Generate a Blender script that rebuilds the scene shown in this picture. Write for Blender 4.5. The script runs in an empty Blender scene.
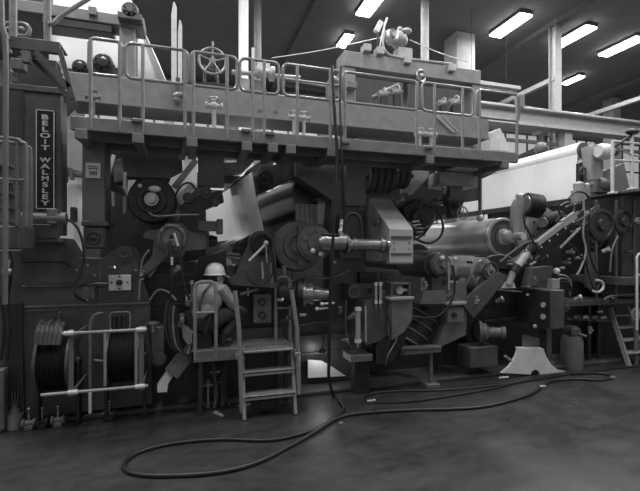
import bpy, bmesh, math, random
from mathutils import Vector, Matrix
random.seed(7)
PI = math.pi
F, CX, HY, HC = 420.0, 320.0, 250.0, 1.85
TH = math.radians(17.2); SN, CS = math.sin(TH), math.cos(TH)
scn = bpy.context.scene
COL = scn.collection
V = Vector

# ---------- measuring: a pixel of the photograph to a place in the hall ----------
def dep(u, y):
    return y / (CS - (u - CX) / F * SN)
def P(u, v, y):
    d = dep(u, y); r = (u - CX) / F * d
    return V((d * SN + r * CS, y, HC + (HY - v) / F * d))
def PZ(u, v, z):
    d = F * (HC - z) / (v - HY); r = (u - CX) / F * d
    return V((d * SN + r * CS, d * CS - r * SN, z))
def X(u, y): return P(u, HY, y).x
def Z(u, v, y): return P(u, v, y).z
def L(px, u, y): return px * dep(u, y) / F

# ---------- materials ----------
def mat(name, c, rough=.6, metal=0., var=.25, scale=6., bump=.0, emit=None, stretch=None, c2=None):
    m = bpy.data.materials.new(name); m.use_nodes = True
    nt = m.node_tree; b = nt.nodes['Principled BSDF']
    b.inputs['Roughness'].default_value = rough; b.inputs['Metallic'].default_value = metal
    tc = nt.nodes.new('ShaderNodeTexCoord'); mp = nt.nodes.new('ShaderNodeMapping')
    nt.links.new(tc.outputs['Object'], mp.inputs['Vector'])
    if stretch: mp.inputs['Scale'].default_value = stretch
    nz = nt.nodes.new('ShaderNodeTexNoise'); nz.inputs['Scale'].default_value = scale; nz.inputs['Detail'].default_value = 6
    nz.inputs['Roughness'].default_value = .65
    nt.links.new(mp.outputs['Vector'], nz.inputs['Vector'])
    cr = nt.nodes.new('ShaderNodeValToRGB'); e = cr.color_ramp.elements
    lo, hi = c * (1 - var), min(1, c * (1 + var))
    if c2 is not None: lo, hi = c, c2
    e[0].position = .32; e[1].position = .68
    e[0].color = (lo, lo, lo, 1); e[1].color = (hi, hi, hi, 1)
    nt.links.new(nz.outputs['Fac'], cr.inputs['Fac']); nt.links.new(cr.outputs['Color'], b.inputs['Base Color'])
    if bump:
        bp_ = nt.nodes.new('ShaderNodeBump'); bp_.inputs['Strength'].default_value = bump; bp_.inputs['Distance'].default_value = .02
        nt.links.new(nz.outputs['Fac'], bp_.inputs['Height']); nt.links.new(bp_.outputs['Normal'], b.inputs['Normal'])
    if emit:
        b.inputs['Emission Color'].default_value = (1, 1, 1, 1); b.inputs['Emission Strength'].default_value = emit
    return m
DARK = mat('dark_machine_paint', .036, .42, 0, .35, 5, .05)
PAINT = mat('machine_paint', .085, .4, 0, .3, 5, .05)
MID = mat('mid_grey_paint', .15, .42, 0, .2, 6, .04)
WALK = mat('catwalk_paint', .2, .5, 0, .16, 7, .04)
LIGHT = mat('light_grey_paint', .34, .42, 0, .15, 6)
PALE = mat('pale_metal', .62, .4, .1, .15, 8)
TUBE = mat('handrail_paint', .28, .38, .2, .2, 12)
STEEL = mat('worn_steel', .4, .3, .8, .3, 10)
CHROME = mat('polished_steel', .7, .16, .95, .1, 10)
RUB = mat('black_rubber', .018, .45, 0, .3, 10)
BLK = mat('black_iron', .03, .5, .2, .4, 9, .1)
FELT = mat('white_felt', .86, .9, 0, .03, 2, .0, stretch=(6, 12, .3))
WHITE = mat('white_paint', .8, .5, 0, .06, 5)
CONC = mat('column_concrete', .42, .85, 0, .15, 5, .1)
CONCL = mat('pale_column_paint', .7, .8, 0, .08, 4)
GLASSY = mat('lamp_diffuser', .9, .5, emit=14.)
WIN = mat('daylit_window_glass', .6, .4, emit=.3, var=.1, scale=.6)
SIGN = mat('sign_black', .006, .35, 0, .1)
LETTER = mat('sign_letter_paint', .62, .5, 0, .05)
SKIN = mat('skin', .42, .55, 0, .06)
SHIRT = mat('work_shirt', .34, .85, 0, .22, 14, .15)
TROU = mat('work_trousers', .04, .9, 0, .2, 12, .15)
HAT = mat('hard_hat_plastic', .85, .35, 0, .03)
HAIR = mat('hair', .03, .8)
GUARD = mat('guard_box_paint', .46, .4, 0, .08, 5)
WIRE = mat('wire_mesh_belt', .08, .28, .5, .35, 9, .05, stretch=(6, .4, 6))

# ---------- mesh building ----------
class MB:
    def __init__(s): s.bm = bmesh.new()
    def box(s, x0, x1, y0, y1, z0, z1, bev=.006):
        x0, x1 = sorted((x0, x1)); y0, y1 = sorted((y0, y1)); z0, z1 = sorted((z0, z1))
        r = bmesh.ops.create_cube(s.bm, size=1)
        for v in r['verts']:
            v.co = V((x0 if v.co.x < 0 else x1, y0 if v.co.y < 0 else y1, z0 if v.co.z < 0 else z1))
        bev = min(bev, .2 * min(x1 - x0, y1 - y0, z1 - z0))
        if bev > .001:
            es = list({e for v in r['verts'] for e in v.link_edges})
            bmesh.ops.bevel(s.bm, geom=es, offset=bev, segments=1, affect='EDGES')
        return s
    def bp(s, u0, v0, u1, v1, y, d=.2, bev=.006):
        um = (u0 + u1) / 2
        return s.box(X(u0, y), X(u1, y), y, y + d, Z(um, v0, y), Z(um, v1, y), bev)
    def obox(s, p0, p1, w, h, up=(0, 0, 1)):          # beam from p0 to p1, w across, h along 'up'
        p0, p1 = V(p0), V(p1); d = (p1 - p0).normalized(); up = V(up)
        sx = d.cross(up)
        if sx.length < 1e-4: sx = V((1, 0, 0))
        sx.normalize(); sz = sx.cross(d).normalized()
        vs = []
        for p in (p0, p1):
            for a, b in ((-1, -1), (1, -1), (1, 1), (-1, 1)):
                vs.append(s.bm.verts.new(p + sx * a * w / 2 + sz * b * h / 2))
        for f in ((0, 1, 2, 3), (7, 6, 5, 4), (0, 4, 5, 1), (1, 5, 6, 2), (2, 6, 7, 3), (3, 7, 4, 0)):
            s.bm.faces.new([vs[i] for i in f])
        return s
    def prism(s, pts, vec):                            # planar outline swept by vec
        vec = V(vec); a = [s.bm.verts.new(V(p)) for p in pts]; b = [s.bm.verts.new(V(p) + vec) for p in pts]
        n = len(a)
        s.bm.faces.new(a); s.bm.faces.new(b[::-1])
        for i in range(n): s.bm.faces.new((a[i], b[i], b[(i + 1) % n], a[(i + 1) % n]))
        return s
    def pp(s, uv, y, d=.2): return s.prism([P(u, v, y) for u, v in uv], (0, d, 0))
    def lathe(s, o, ax, prof, seg=32):                 # prof: (distance along axis, radius)
        o, ax = V(o), V(ax).normalized()
        t = V((0, 0, 1)) if abs(ax.z) < .9 else V((1, 0, 0))
        a = ax.cross(t).normalized(); b = ax.cross(a)
        rings = []
        for h, r in prof:
            if r < 1e-5: rings.append([s.bm.verts.new(o + ax * h)])
            else: rings.append([s.bm.verts.new(o + ax * h + (a * math.cos(2 * PI * i / seg) + b * math.sin(2 * PI * i / seg)) * r) for i in range(seg)])
        for q, w in zip(rings, rings[1:]):
            for i in range(seg):
                j = (i + 1) % seg
                if len(q) == 1 and len(w) == 1: break
                if len(q) == 1: s.bm.faces.new((q[0], w[i], w[j]))
                elif len(w) == 1: s.bm.faces.new((q[i], w[0], q[j]))
                else: s.bm.faces.new((q[i], w[i], w[j], q[j]))
        return s
    def cyl(s, p0, p1, r, r1=None, seg=20):
        p0, p1 = V(p0), V(p1); h = (p1 - p0).length; r1 = r if r1 is None else r1
        return s.lathe(p0, p1 - p0, [(0, 0), (0, r), (h, r1), (h, 0)], seg)
    def ring(s, o, ax, R, r, seg=32, sub=8):
        return s.lathe(o, ax, [(math.sin(2 * PI * k / sub) * r, R + math.cos(2 * PI * k / sub) * r) for k in range(sub + 1)], seg)
    def tube(s, pts, r, seg=8, smooth=0, closed=False):
        pts = [V(p) for p in pts]
        if smooth:
            q = []; n = len(pts)
            for i in range(n if closed else n - 1):
                g = (lambda k: pts[k % n]) if closed else (lambda k: pts[max(0, min(n - 1, k))])
                a, b, c, d = g(i - 1), g(i), g(i + 1), g(i + 2)
                for k in range(smooth):
                    t = k / smooth
                    q.append(.5 * ((2 * b) + (c - a) * t + (2 * a - 5 * b + 4 * c - d) * t * t + (3 * b - a - 3 * c + d) * t ** 3))
            if not closed: q.append(pts[-1])
            pts = q
        n = len(pts); prev = None; rings = []
        for i in range(n):
            if closed: t = (pts[(i + 1) % n] - pts[i - 1])
            else: t = pts[min(i + 1, n - 1)] - pts[max(i - 1, 0)]
            t.normalize()
            if prev is None:
                prev = t.orthogonal().normalized()
            a = (prev - t * prev.dot(t))
            a = a.normalized() if a.length > 1e-5 else t.orthogonal().normalized()
            prev = a; b = t.cross(a)
            rings.append([s.bm.verts.new(pts[i] + (a * math.cos(2 * PI * k / seg) + b * math.sin(2 * PI * k / seg)) * r) for k in range(seg)])
        m = n if closed else n - 1
        off = 0
        for i in range(m):
            q, w = rings[i], rings[(i + 1) % n]
            if closed and i == m - 1: off = min(range(seg), key=lambda k: (w[k].co - q[0].co).length)
            for k in range(seg):
                s.bm.faces.new((q[k], q[(k + 1) % seg], w[(k + 1 + off) % seg], w[(k + off) % seg]))
        if not closed: s.bm.faces.new(rings[0][::-1]); s.bm.faces.new(rings[-1])
        return s
    def sph(s, o, r, sc=(1, 1, 1), seg=16):
        r_ = bmesh.ops.create_uvsphere(s.bm, u_segments=seg, v_segments=seg // 2 + 2, radius=r)
        for v in r_['verts']: v.co = V((v.co.x * sc[0], v.co.y * sc[1], v.co.z * sc[2])) + V(o)
        return s
    def bolts(s, o, ax, R, n, r=.012, h=.02):
        o, ax = V(o), V(ax).normalized(); t = V((0, 0, 1)) if abs(ax.z) < .9 else V((1, 0, 0))
        a = ax.cross(t).normalized(); b = ax.cross(a)
        for i in range(n):
            p = o + (a * math.cos(2 * PI * i / n + .3) + b * math.sin(2 * PI * i / n + .3)) * R
            s.cyl(p, p + ax * h, r, seg=6)
        return s
    def build(s, name, m, parent=None, label=None, cat=None, group=None, kind=None, flat=False):
        bm = s.bm
        bmesh.ops.recalc_face_normals(bm, faces=bm.faces)
        c = V((0, 0, 0))
        if bm.verts:
            lo = V([min(v.co[i] for v in bm.verts) for i in range(3)]); hi = V([max(v.co[i] for v in bm.verts) for i in range(3)])
            c = (lo + hi) / 2
            if parent is None: c.z = lo.z
        for v in bm.verts: v.co -= c
        for f in bm.faces: f.smooth = not flat
        for e in bm.edges:
            if len(e.link_faces) == 2 and e.calc_face_angle(0) > .6: e.smooth = False
        me = bpy.data.meshes.new(name); bm.to_mesh(me); bm.free()
        me.materials.append(m)
        o = bpy.data.objects.new(name, me); COL.objects.link(o)
        o['_w'] = tuple(c)
        if parent is not None:
            o.parent = parent; o.location = c - V(parent['_w'])
        else: o.location = c
        tag(o, label, cat, group, kind)
        return o
def each(bs, name, m, parent):
    return [b.build(name, m, parent) for b in bs]
def tag(o, label=None, cat=None, group=None, kind=None):
    if label: o['label'] = label
    if cat: o['category'] = cat
    if group: o['group'] = group
    if kind: o['kind'] = kind
def thing(name, loc, label, cat, group=None):
    o = bpy.data.objects.new(name, None); COL.objects.link(o); o.empty_display_size = .1
    o.location = loc; o['_w'] = tuple(loc); tag(o, label, cat, group); return o
def struct(b, name, m): return b.build(name, m, kind='structure')
def copy_tree(o, loc, label=None, parent=None):
    c = o.copy(); COL.objects.link(c)
    if parent is None: c.location = loc
    else: c.parent = parent
    if label: c['label'] = label
    for ch in list(o.children): copy_tree(ch, None, None, c)
    return c
NY = V((0, -1, 0)); PX = V((1, 0, 0)); UP = V((0, 0, 1))

# =================== THE SETTING ===================
fl = mat('wet_concrete_floor', .014, .45, 0, c2=.062, scale=1.9, bump=.2, stretch=(1, 2.2, 1))
nt = fl.node_tree; b_ = nt.nodes['Principled BSDF']
n2 = nt.nodes.new('ShaderNodeTexNoise'); n2.inputs['Scale'].default_value = .9; n2.inputs['Detail'].default_value = 8
r2 = nt.nodes.new('ShaderNodeMapRange'); r2.inputs['From Min'].default_value = .35; r2.inputs['From Max'].default_value = .65
r2.inputs['To Min'].default_value = .22; r2.inputs['To Max'].default_value = .6
tc_ = nt.nodes.new('ShaderNodeTexCoord'); nt.links.new(tc_.outputs['Object'], n2.inputs['Vector'])
nt.links.new(n2.outputs['Fac'], r2.inputs['Value']); nt.links.new(r2.outputs['Result'], b_.inputs['Roughness'])
for nd in nt.nodes:
    if nd.type == 'TEX_NOISE' and nd is not n2: nd.inputs['Detail'].default_value = 14; nd.inputs['Roughness'].default_value = .78
struct(MB().box(-14, 34, -5, 16.3, -.3, 0, 0), 'floor', fl)
ceil = mat('ceiling_concrete', .17, .9, 0, .15, 1.2, .05)
struct(MB().box(-14, 34, -5, 16.3, 8, 8.3, 0), 'ceiling', ceil)
wl = mat('back_wall_paint', .5, .85, 0, .12, 1.5)
struct(MB().box(-14, 34, 16, 16.3, 0, 8, 0), 'wall_back', wl)
struct(MB().box(33.7, 34, -5, 16, 0, 8, 0), 'wall_right', wl)
struct(MB().box(-14, -13.7, -5, 16, 0, 8, 0), 'wall_left', wl)
# tall daylit windows in the back wall
for i, x0 in enumerate((-9, -5.4, -1.8, 1.8, 5.4, 9, 12.6, 16.2, 19.8, 23.4)):
    w = MB().box(x0, x0 + 3, 15.9, 15.97, 3.0, 7.2, 0); o = struct(w, 'window_%d' % (i + 1), WIN)
    o['_w'] = tuple(o.location)
    g = MB()
    for k in range(6): g.box(x0 - .05 + k * .61, x0 + .02 + k * .61, 15.84, 15.97, 2.95, 7.25, 0)
    for z in (2.95, 4.4, 5.8, 7.2): g.box(x0 - .05, x0 + 3.05, 15.83, 15.97, z, z + .07, 0)
    g.build('window_frame', MID, o)
# ceiling joists across the hall, stained seams
t = MB()
for x in (-9, -3, 3, 9.4, 15.4, 21.4): t.box(x - .12, x + .12, -5, 16, 7.86, 8, 0)
struct(t, 'trim_1', ceil)
# low kerb under the machine
struct(MB().box(-5, 16, 5.13, 11.2, 0, .05, .01), 'trim_2', mat('kerb_concrete', .07, .6, 0, .3, 4, .1))

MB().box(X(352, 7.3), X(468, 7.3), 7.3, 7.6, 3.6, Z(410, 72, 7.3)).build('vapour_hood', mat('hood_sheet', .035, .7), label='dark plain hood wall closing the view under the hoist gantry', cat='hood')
# ---------- lamps ----------
lamp_spots = [((510, 27), 'long ceiling lamp, leftmost of the row of three at the right of the ceiling'),
              ((573, 38), 'long ceiling lamp half hidden behind the slim steel column'),
              ((621, 48), 'long ceiling lamp nearest the right edge of the photo'),
              ((573, 81), 'small far ceiling lamp low beside the slim steel column, below the others'),
              ((372, 4), 'long ceiling lamp cut by the top edge above the hoist motor'),
              ((345, 42), 'small far ceiling lamp beside the hoist wire, above the catwalk')]
def make_lamp(p, label):
    t = thing('ceiling_lamp', p, label, 'ceiling light', 'long ceiling lamps')
    MB().box(p.x - .2, p.x + .2, p.y - .6, p.y + .6, p.z + .05, 8 - .001, .01).build('housing', MID, t)
    MB().box(p.x - .19, p.x + .19, p.y - .58, p.y + .58, p.z, p.z + .06, .01).build('diffuser', GLASSY, t)
    return t
LP = []
proto = None
for (u, v), lab in lamp_spots:
    p = PZ(u, v, 7.86); LP.append(p)
    if proto is None: proto = make_lamp(p, lab)
    else:
        c_ = copy_tree(proto, p, lab)
        if 'small' in lab: c_.scale = (.7, .62, 1)
def area(loc, sx, sy, power, rot=(0, 0, 0)):
    l = bpy.data.lights.new('lamp', 'AREA'); l.shape = 'RECTANGLE'; l.size = sx; l.size_y = sy; l.energy = power
    o = bpy.data.objects.new('lamp_light', l); o.location = loc; o.rotation_euler = rot; COL.objects.link(o)
    return o
for p in LP: area((p.x, p.y, 7.8), .4, 1.2, 55)
# the same rows of hall lamps go on over the machine and the aisle
for yy, pw in ((7.2, 110), (5.05, 110), (2.9, 90), (.75, 40)):
    for x in (-5.6, -1.6, 2.4, 6.4, 10.4): area((x, yy, 7.8), .4, 1.2, pw)
for x in (-5.6, -1.6): area((x, 9.35, 7.8), .4, 1.2, 100)

# ---------- columns ----------
GC = 'columns rising to the ceiling'
def column(uc, wpx, y, label, m, kind='h', vb=None, z0=0.0):
    x = X(uc, y); w = L(wpx, uc, y)
    t = thing('column', (x, y, z0), label, 'column', GC)
    b = MB()
    if kind == 'h':
        b.box(x - w / 2, x + w / 2, y, y + .02, z0, 8, .002).box(x - w / 2, x + w / 2, y + .2, y + .22, z0, 8, .002).box(x - .012, x + .012, y + .02, y + .2, z0, 8, .002)
    elif kind == 'r': b.cyl((x, y + w / 2, z0), (x, y + w / 2, 8), w / 2, seg=20)
    else: b.box(x - w / 2, x + w / 2, y, y + w, z0, 8, .02)
    b.build('shaft', m, t)
    return t
column(244, 9, 8.8, 'bright pale square column behind the spoked handwheel', CONCL, 's')
column(258, 8, 9.6, 'grey round column just right of the bright square column', MID, 'r')
column(427, 8, 8.8, 'slim grey column rising behind the hoist beam', CONC, 'r')
column(558.5, 8, 8.8, 'slim steel column at the right with ceiling lamps beside it', CONC, 'h')
column(617, 11, 12.6, 'far stubby square column at the right, behind the sloping roof beam', CONC, 's')
column(466, 22, 10.1, 'wide square concrete column behind the right end of the hoist beam', CONC, 's')
# crane beam along the hall
y = 8.45
t = thing('crane_beam', (X(560, y), y, 5.0), 'long pale crane runway beam crossing behind the white felt at right', 'beam')
b = MB(); b.box(X(470, y), 30, y, y + .35, 5.36, 5.41).box(X(470, y), 30, y + .15, y + .18, 5.0, 5.36).box(X(470, y), 30, y, y + .35, 4.95, 5.0)
b.build('girder', LIGHT, t)
MB().box(X(470, y), 30, y + .12, y + .2, 5.41, 5.47).build('crane_rail', STEEL, t)
for x in (9.45, 15.4, 21.4): MB().box(x - .12, x + .12, y + .1, y + .34, 0, 4.95).build('column_post', LIGHT, t)
b = MB().box(X(470, y), 30, y + .32, y + .4, 4.62, 4.7); b.build('conduit', MID, t)
for (x, lab) in ((9.4, 'pale roof beam sloping away from the slim steel column'), (13.1, 'pale roof beam at the far right below the ceiling lamps')):
    MB().box(x - .07, x + .07, 8.9, 13.5, 6.4, 6.53).build('roof_beam', LIGHT, label=lab, cat='beam', group='pale roof beams')
y = 9; t = thing('strip_light_trough', P(500, 85, y), 'unlit pale lamp trough above the right end of the catwalk', 'lamp')
z = Z(500, 85, y)
MB().box(X(462, y), X(521, y), y, y + .28, z - .04, z + .05).build('trough', LIGHT, t)
MB().cyl((X(463, y), y + .14, z - .06), (X(520, y), y + .14, z - .06), .03).build('tube', PALE, t)
for u in (475, 510): MB().cyl((X(u, y), y + .14, z + .05), (X(u, y), y + .14, 8), .005).build('hanger', BLK, t)

# =================== CATWALK ===================
YW, ZD = 4.6, 3.155
xa, xb = X(70, YW), X(518, YW)
cw = thing('catwalk', ((xa + xb) / 2, YW, 3.0), 'long grey steel catwalk running across above the machine', 'catwalk')
MB().box(xa, xb, YW, YW + .05, 3.02, ZD).build('fascia', WALK, cw)
MB().box(xa, xb, YW + .05, 5.35, ZD - .03, ZD - .005).build('deck', WALK, cw)
MB().box(xa + .1, xb, 4.95, 5.0, 3.0, ZD - .03).box(xa + .1, xb - .3, 5.25, 5.3, 2.98, ZD - .03).build('stringer', WALK, cw)
for u in (81, 138, 192, 247, 273, 291, 332, 430, 505):
    x = X(u, YW); w = .055
    MB().box(x - w, x + w, YW - .015, YW + .06, 2.93, 3.03).box(x - w * .8, x + w * .8, YW + .04, 5.25, 2.93, 3.0).build('bracket', WALK, cw)
for u, v in ((137, 121), (270, 134), (345, 143), (246, 131), (428, 148)):
    p = P(u, v, YW)
    b = MB().box(p.x - .05, p.x + .05, YW - .03, YW, p.z - .02, p.z + .02).cyl(p + V((-.03, -.04, 0)), p + V((-.03, 0, 0)), .014, seg=6).cyl(p + V((.03, -.04, 0)), p + V((.03, 0, 0)), .014, seg=6)
    b.build('clamp', MID, cw)
ZT, ZM = 3.94, 3.585
def rloop(xl, xr, zt, zb, y, r=.06):
    c = []
    for cx, cz, a0 in ((xr - r, zt - r, 90), (xr - r, zb + r, 0), (xl + r, zb + r, -90), (xl + r, zt - r, -180)):
        for k in range(5):
            a = math.radians(a0 - k * 22.5); c.append(V((cx + math.cos(a) * r, y, cz + math.sin(a) * r)))
    return c
GR = 'guardrail panels along the catwalk'
def guard(ul, ur, posts, label, zt=ZT, zm=ZM, mid=None, openr=False, y=YW + .02):
    xl, xr = X(ul, y), X(ur, y)
    t = thing('guardrail_panel', ((xl + xr) / 2, y, ZD), label, 'guardrail', GR)
    MB().tube(rloop(xl, xr, zt, zm, y), .017, closed=True).build('rail_loop', TUBE, t)
    for u in posts:
        x = X(u, y)
        MB().cyl((x, y - .01, 3.04), (x, y - .01, zt - .01), .018, seg=12).build('post', TUBE, t)
    if mid:
        MB().tube([(xl, y, mid), (xr, y, mid)], .014).build('middle_rail', TUBE, t)
guard(89, 122, (91, 120), 'short guardrail panel at the left end of the catwalk, before the round bearings')
guard(126, 188, (143, 185), 'wide guardrail panel in front of the sloping white felt at upper left')
guard(191, 237, (193.5, 227), 'guardrail panel in front of the large spoked handwheel')
guard(240, 279, (252.5, 264), 'narrow guardrail panel with two close posts, in front of the bright pale column')
guard(283, 340, (297, 330), 'guardrail panel with a middle rail, crossed by hanging cables', mid=3.77)
guard(343, 418, (344.5, 416), 'widest guardrail panel, in front of the left leg of the hoist beam')
guard(422, 473, (434, 462), 'guardrail panel before the right leg of the hoist beam, with two inner posts')
guard(477, 519, (479, 516.5), 'guardrail panel at the right end of the catwalk')
# cross box beam behind the walkway
yb = 5.5
t = thing('box_beam', (X(280, yb), yb, 3.58), 'long deep grey box beam behind the catwalk rails', 'beam')
MB().box(X(66, yb), X(489, yb), yb, yb + .5, 3.58, 3.92, .01).build('web', WALK, t)
MB().box(X(66, yb), X(489, yb), yb - .012, yb, 3.58, 3.61, .002).build('lower_flange', WALK, t)
for u, v in ((260, 110), (276, 111), (216, 98), (420, 132)):
    p = P(u, v, yb); MB().cyl(p + V((0, -.02, 0)), p, .02, seg=8).build('bolt', MID, t)
b = MB().obox(P(437, 116, yb - .02), P(454, 132, yb - .02), .02, .05).obox(P(442, 116, yb - .03), P(458, 132, yb - .03), .02, .02); b.build('diagonal_strap', LIGHT, t)
# dark sheeting shelf under the box beam
MB().bp(118, 150, 320, 152, 5.9, .5).build('cross_tray', DARK, label='dark tray under the catwalk at left', cat='tray')

# valve clusters between deck and beam
def valve(u, v, y, s, label, m=LIGHT, cat='valve', group='small valves on the catwalk deck', base=None, name='pipe_valve'):
    p = P(u, v, y); t = thing(name, p, label, cat, group)
    zb_ = base if base is not None else p.z - s
    MB().cyl((p.x, p.y, zb_), (p.x, p.y, p.z), s * .22, seg=10).build('stem', m, t)
    MB().sph(p, s * .4).cyl(p - V((s * .8, 0, 0)), p + V((s * .8, 0, 0)), s * .2, seg=10).ring(p + V((-s * .7, 0, 0)), PX, s * .25, s * .1, 12).ring(p + V((s * .7, 0, 0)), PX, s * .25, s * .1, 12).build('body', m, t)
    h = p + V((0, 0, s * .7))
    MB().ring(h, UP, s * .42, s * .08, 16, 6).obox(h - V((s * .4, 0, 0)), h + V((s * .4, 0, 0)), s * .1, s * .1).cyl(p, h, s * .09, seg=6).build('handle', m, t)
    return t
valve(214, 106, 5.3, .13, 'small pale valve on the catwalk deck below the spoked handwheel', base=ZD)
valve(294, 117, 5.3, .1, 'left one of a pair of pale valves below the middle-railed guardrail', base=ZD)
valve(304, 118, 5.3, .1, 'right one of a pair of pale valves below the middle-railed guardrail', base=ZD)
valve(420, 134, 5.2, .1, 'left one of a pair of pale valves below the joint of two guardrails', base=ZD)
valve(431, 135, 5.2, .11, 'right one of a pair of pale valves below the joint of two guardrails', base=ZD)
valve(93, 97, 5.3, .1, 'small dark valve on the left end of the catwalk deck', MID, base=ZD)
b = MB().bp(205, 112, 213, 117, 5.2, .15).bp(160, 108, 178, 111, 5.3, .1)
MB().box(X(140, 5.4), X(182, 5.4), 5.4, 5.5, ZD, ZD + .07).build('white_toe_board', WHITE, label='white board lying on the deck at the left, under the box beam', cat='board')
MB().box(X(230, 5.24), X(248, 5.24), 5.24, 5.33, ZD, ZD + .05).build('pale_plank', PALE, label='short pale plank on the deck below the bright pale column', cat='board')

# =================== HOIST BEAM OVER THE MACHINE ===================
yh = 6.0; zt = Z(345, 50, yh)
hx0, hx1 = X(344, yh), X(481, yh)
t = thing('hoist_gantry', ((hx0 + hx1) / 2, yh, 3.92), 'grey gantry frame with two legs standing above the catwalk at right', 'gantry')
MB().box(hx0, hx1, yh, yh + .35, zt - .24, zt, .01).build('crossbeam', WALK, t)
MB().box(hx0, hx0 + .2, yh + .02, yh + .33, 3.5, zt - .24, .01).build('leg', WALK, t)
MB().box(hx1 - .16, hx1, yh + .02, yh + .33, 3.5, zt - .24, .01).build('leg', WALK, t)
MB().box(hx0 + .02, hx0 + .18, yh - .1, yh + .02, zt - .6, zt - .5).build('bracket', MID, t)
for u, v in ((366, 49), (379, 52), (406, 61), (450, 69)):
    p = P(u, v, yh + .02); MB().box(p.x - .06, p.x + .06, yh - .06, yh + .1, p.z - .06, p.z + .05).build('lug', LIGHT, t)
b = MB().tube([P(385, 30, yh), P(383, 45, yh), P(388, 54, yh), P(402, 58, yh), P(425, 61, yh), P(452, 64, yh)], .02, smooth=5); b.build('conduit', LIGHT, t)
# motor
p = P(402, 46, yh + .1); mt = thing('hoist_motor', (p.x, p.y, zt), 'knobbly pale motor on a stand on top of the hoist gantry', 'motor')
a = P(396, 40, yh + .1); c = P(410, 34, yh + .1)
MB().box(a.x, c.x, yh + .02, yh + .2, zt, zt + .2).build('stand', LIGHT, mt)
MB().lathe(P(387, 38, yh + .1), PX, [(0, 0), (0, .06), (.04, .1), (.08, .11), (.1, .08), (.16, .14), (.22, .14), (.24, .1), (.3, .1), (.34, .06), (.36, 0)], 24).bolts(P(399, 37, yh + .1), (-1, 0, 0), .12, 6).build('motor_body', LIGHT, mt)
MB().lathe(P(392, 37, yh + .02), NY, [(0, .12), (.03, .12), (.05, .09), (.05, .04), (.1, .04), (.1, 0)], 24).build('gear_cover', STEEL, mt)
MB().sph(P(407, 31, yh + .05), .06, (1.3, 1, .8)).sph(P(400, 30, yh + .05), .05).build('terminal_box', LIGHT, mt)
p = P(379, 35, yh + .1); mt = thing('hoist_control_lever', (p.x, p.y, zt), 'small box on an upright lever beside the hoist motor', 'lever')
MB().tube([(X(381, yh), yh + .1, zt), P(381, 40, yh + .1), P(385, 24, yh + .1), P(387, 18, yh + .1)], .018, smooth=4).build('lever_arm', STEEL, mt)
MB().obox(P(376, 32, yh + .1), P(381, 22, yh + .1), .07, .08).build('switch_box', PALE, mt)
MB().tube([P(377, 33, yh + .1), P(378, 40, yh + .1), (X(379, yh), yh + .1, zt)], .014).build('cable', BLK, mt)
for (a, c, lab) in ((P(272, 58, 7.5), P(383, 37, yh + .1), 'thin wire stretched up to the hoist motor from the left'), (P(410, 40, yh + .1), P(468, 62, 6.3), 'thin wire running down right from the hoist motor')):
    MB().tube([a, a.lerp(c, .5) - V((0, 0, .03)), c], .008, smooth=4).build('hoist_wire', PALE, label=lab, cat='wire')
for i, (u, v, s, lab) in enumerate(((384, 95, .14, 'pale small motor beneath the hoist gantry, farthest left'), (397, 93, .15, 'pale small motor beneath the hoist gantry, second from its left leg'), (443, 104, .13, 'pale small motor beneath the hoist gantry behind the inner posts'), (455, 104, .17, 'round pale small motor beneath the hoist gantry, nearest its right leg'))):
    p = P(u, v, 6.15); t = thing('deck_motor', (p.x, p.y, 3.92), lab, 'motor', 'small motors under the hoist gantry')
    MB().lathe(p - V((s * .7, 0, 0)), V((1, .2, .25)), [(0, 0), (0, s * .3), (s * .3, s * .45), (s * 1.1, s * .45), (s * 1.3, s * .25), (s * 1.6, s * .2), (s * 1.6, 0)], 16).build('motor_body', LIGHT, t)
    MB().box(p.x - s * .4, p.x + s * .4, p.y - s * .3, p.y + s * .3, 3.9, p.z - s * .2).build('pedestal', DARK, t)
    MB().ring(p + V((-s * .2, -s * .5, s * .3)), V((1, .5, .2)), s * .3, s * .07, 16, 6).build('guard_ring', PALE, t)
t = thing('idler_shaft', (X(405, 6.8), 6.8, 3.9), 'slanting dark shaft with a ring end beneath the hoist gantry', 'shaft')
MB().tube([P(372, 98, 6.8), P(405, 82, 6.8), P(420, 80, 6.8)], .04, 12).build('shaft', MID, t)
MB().ring(P(421, 76, 6.0), V((.3, -1, 0)), .09, .022).sph(P(421, 76, 6.0), .04).build('ring_end', STEEL, t)
MB().box(X(404, 6.4) - .05, X(404, 6.4) + .05, 6.35, 6.45, 3.9, Z(404, 82, 6.4)).build('stand', MID, t)

y = 4.68; MB().bp(518.5, 94, 525, 107, y, .08).build('switch_box', LIGHT, label='small pale box on the end post of the rightmost guardrail', cat='box')
t = thing('hanging_post', P(480, 218, 5.0), 'thin upright post hanging from the catwalk end with a pale round foot', 'post')
MB().cyl(P(480, 163, 5.0), P(480, 216, 5.0), .025).build('rod', MID, t); MB().sph(P(480, 218, 5.0), .05).build('foot', PALE, t)
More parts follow.
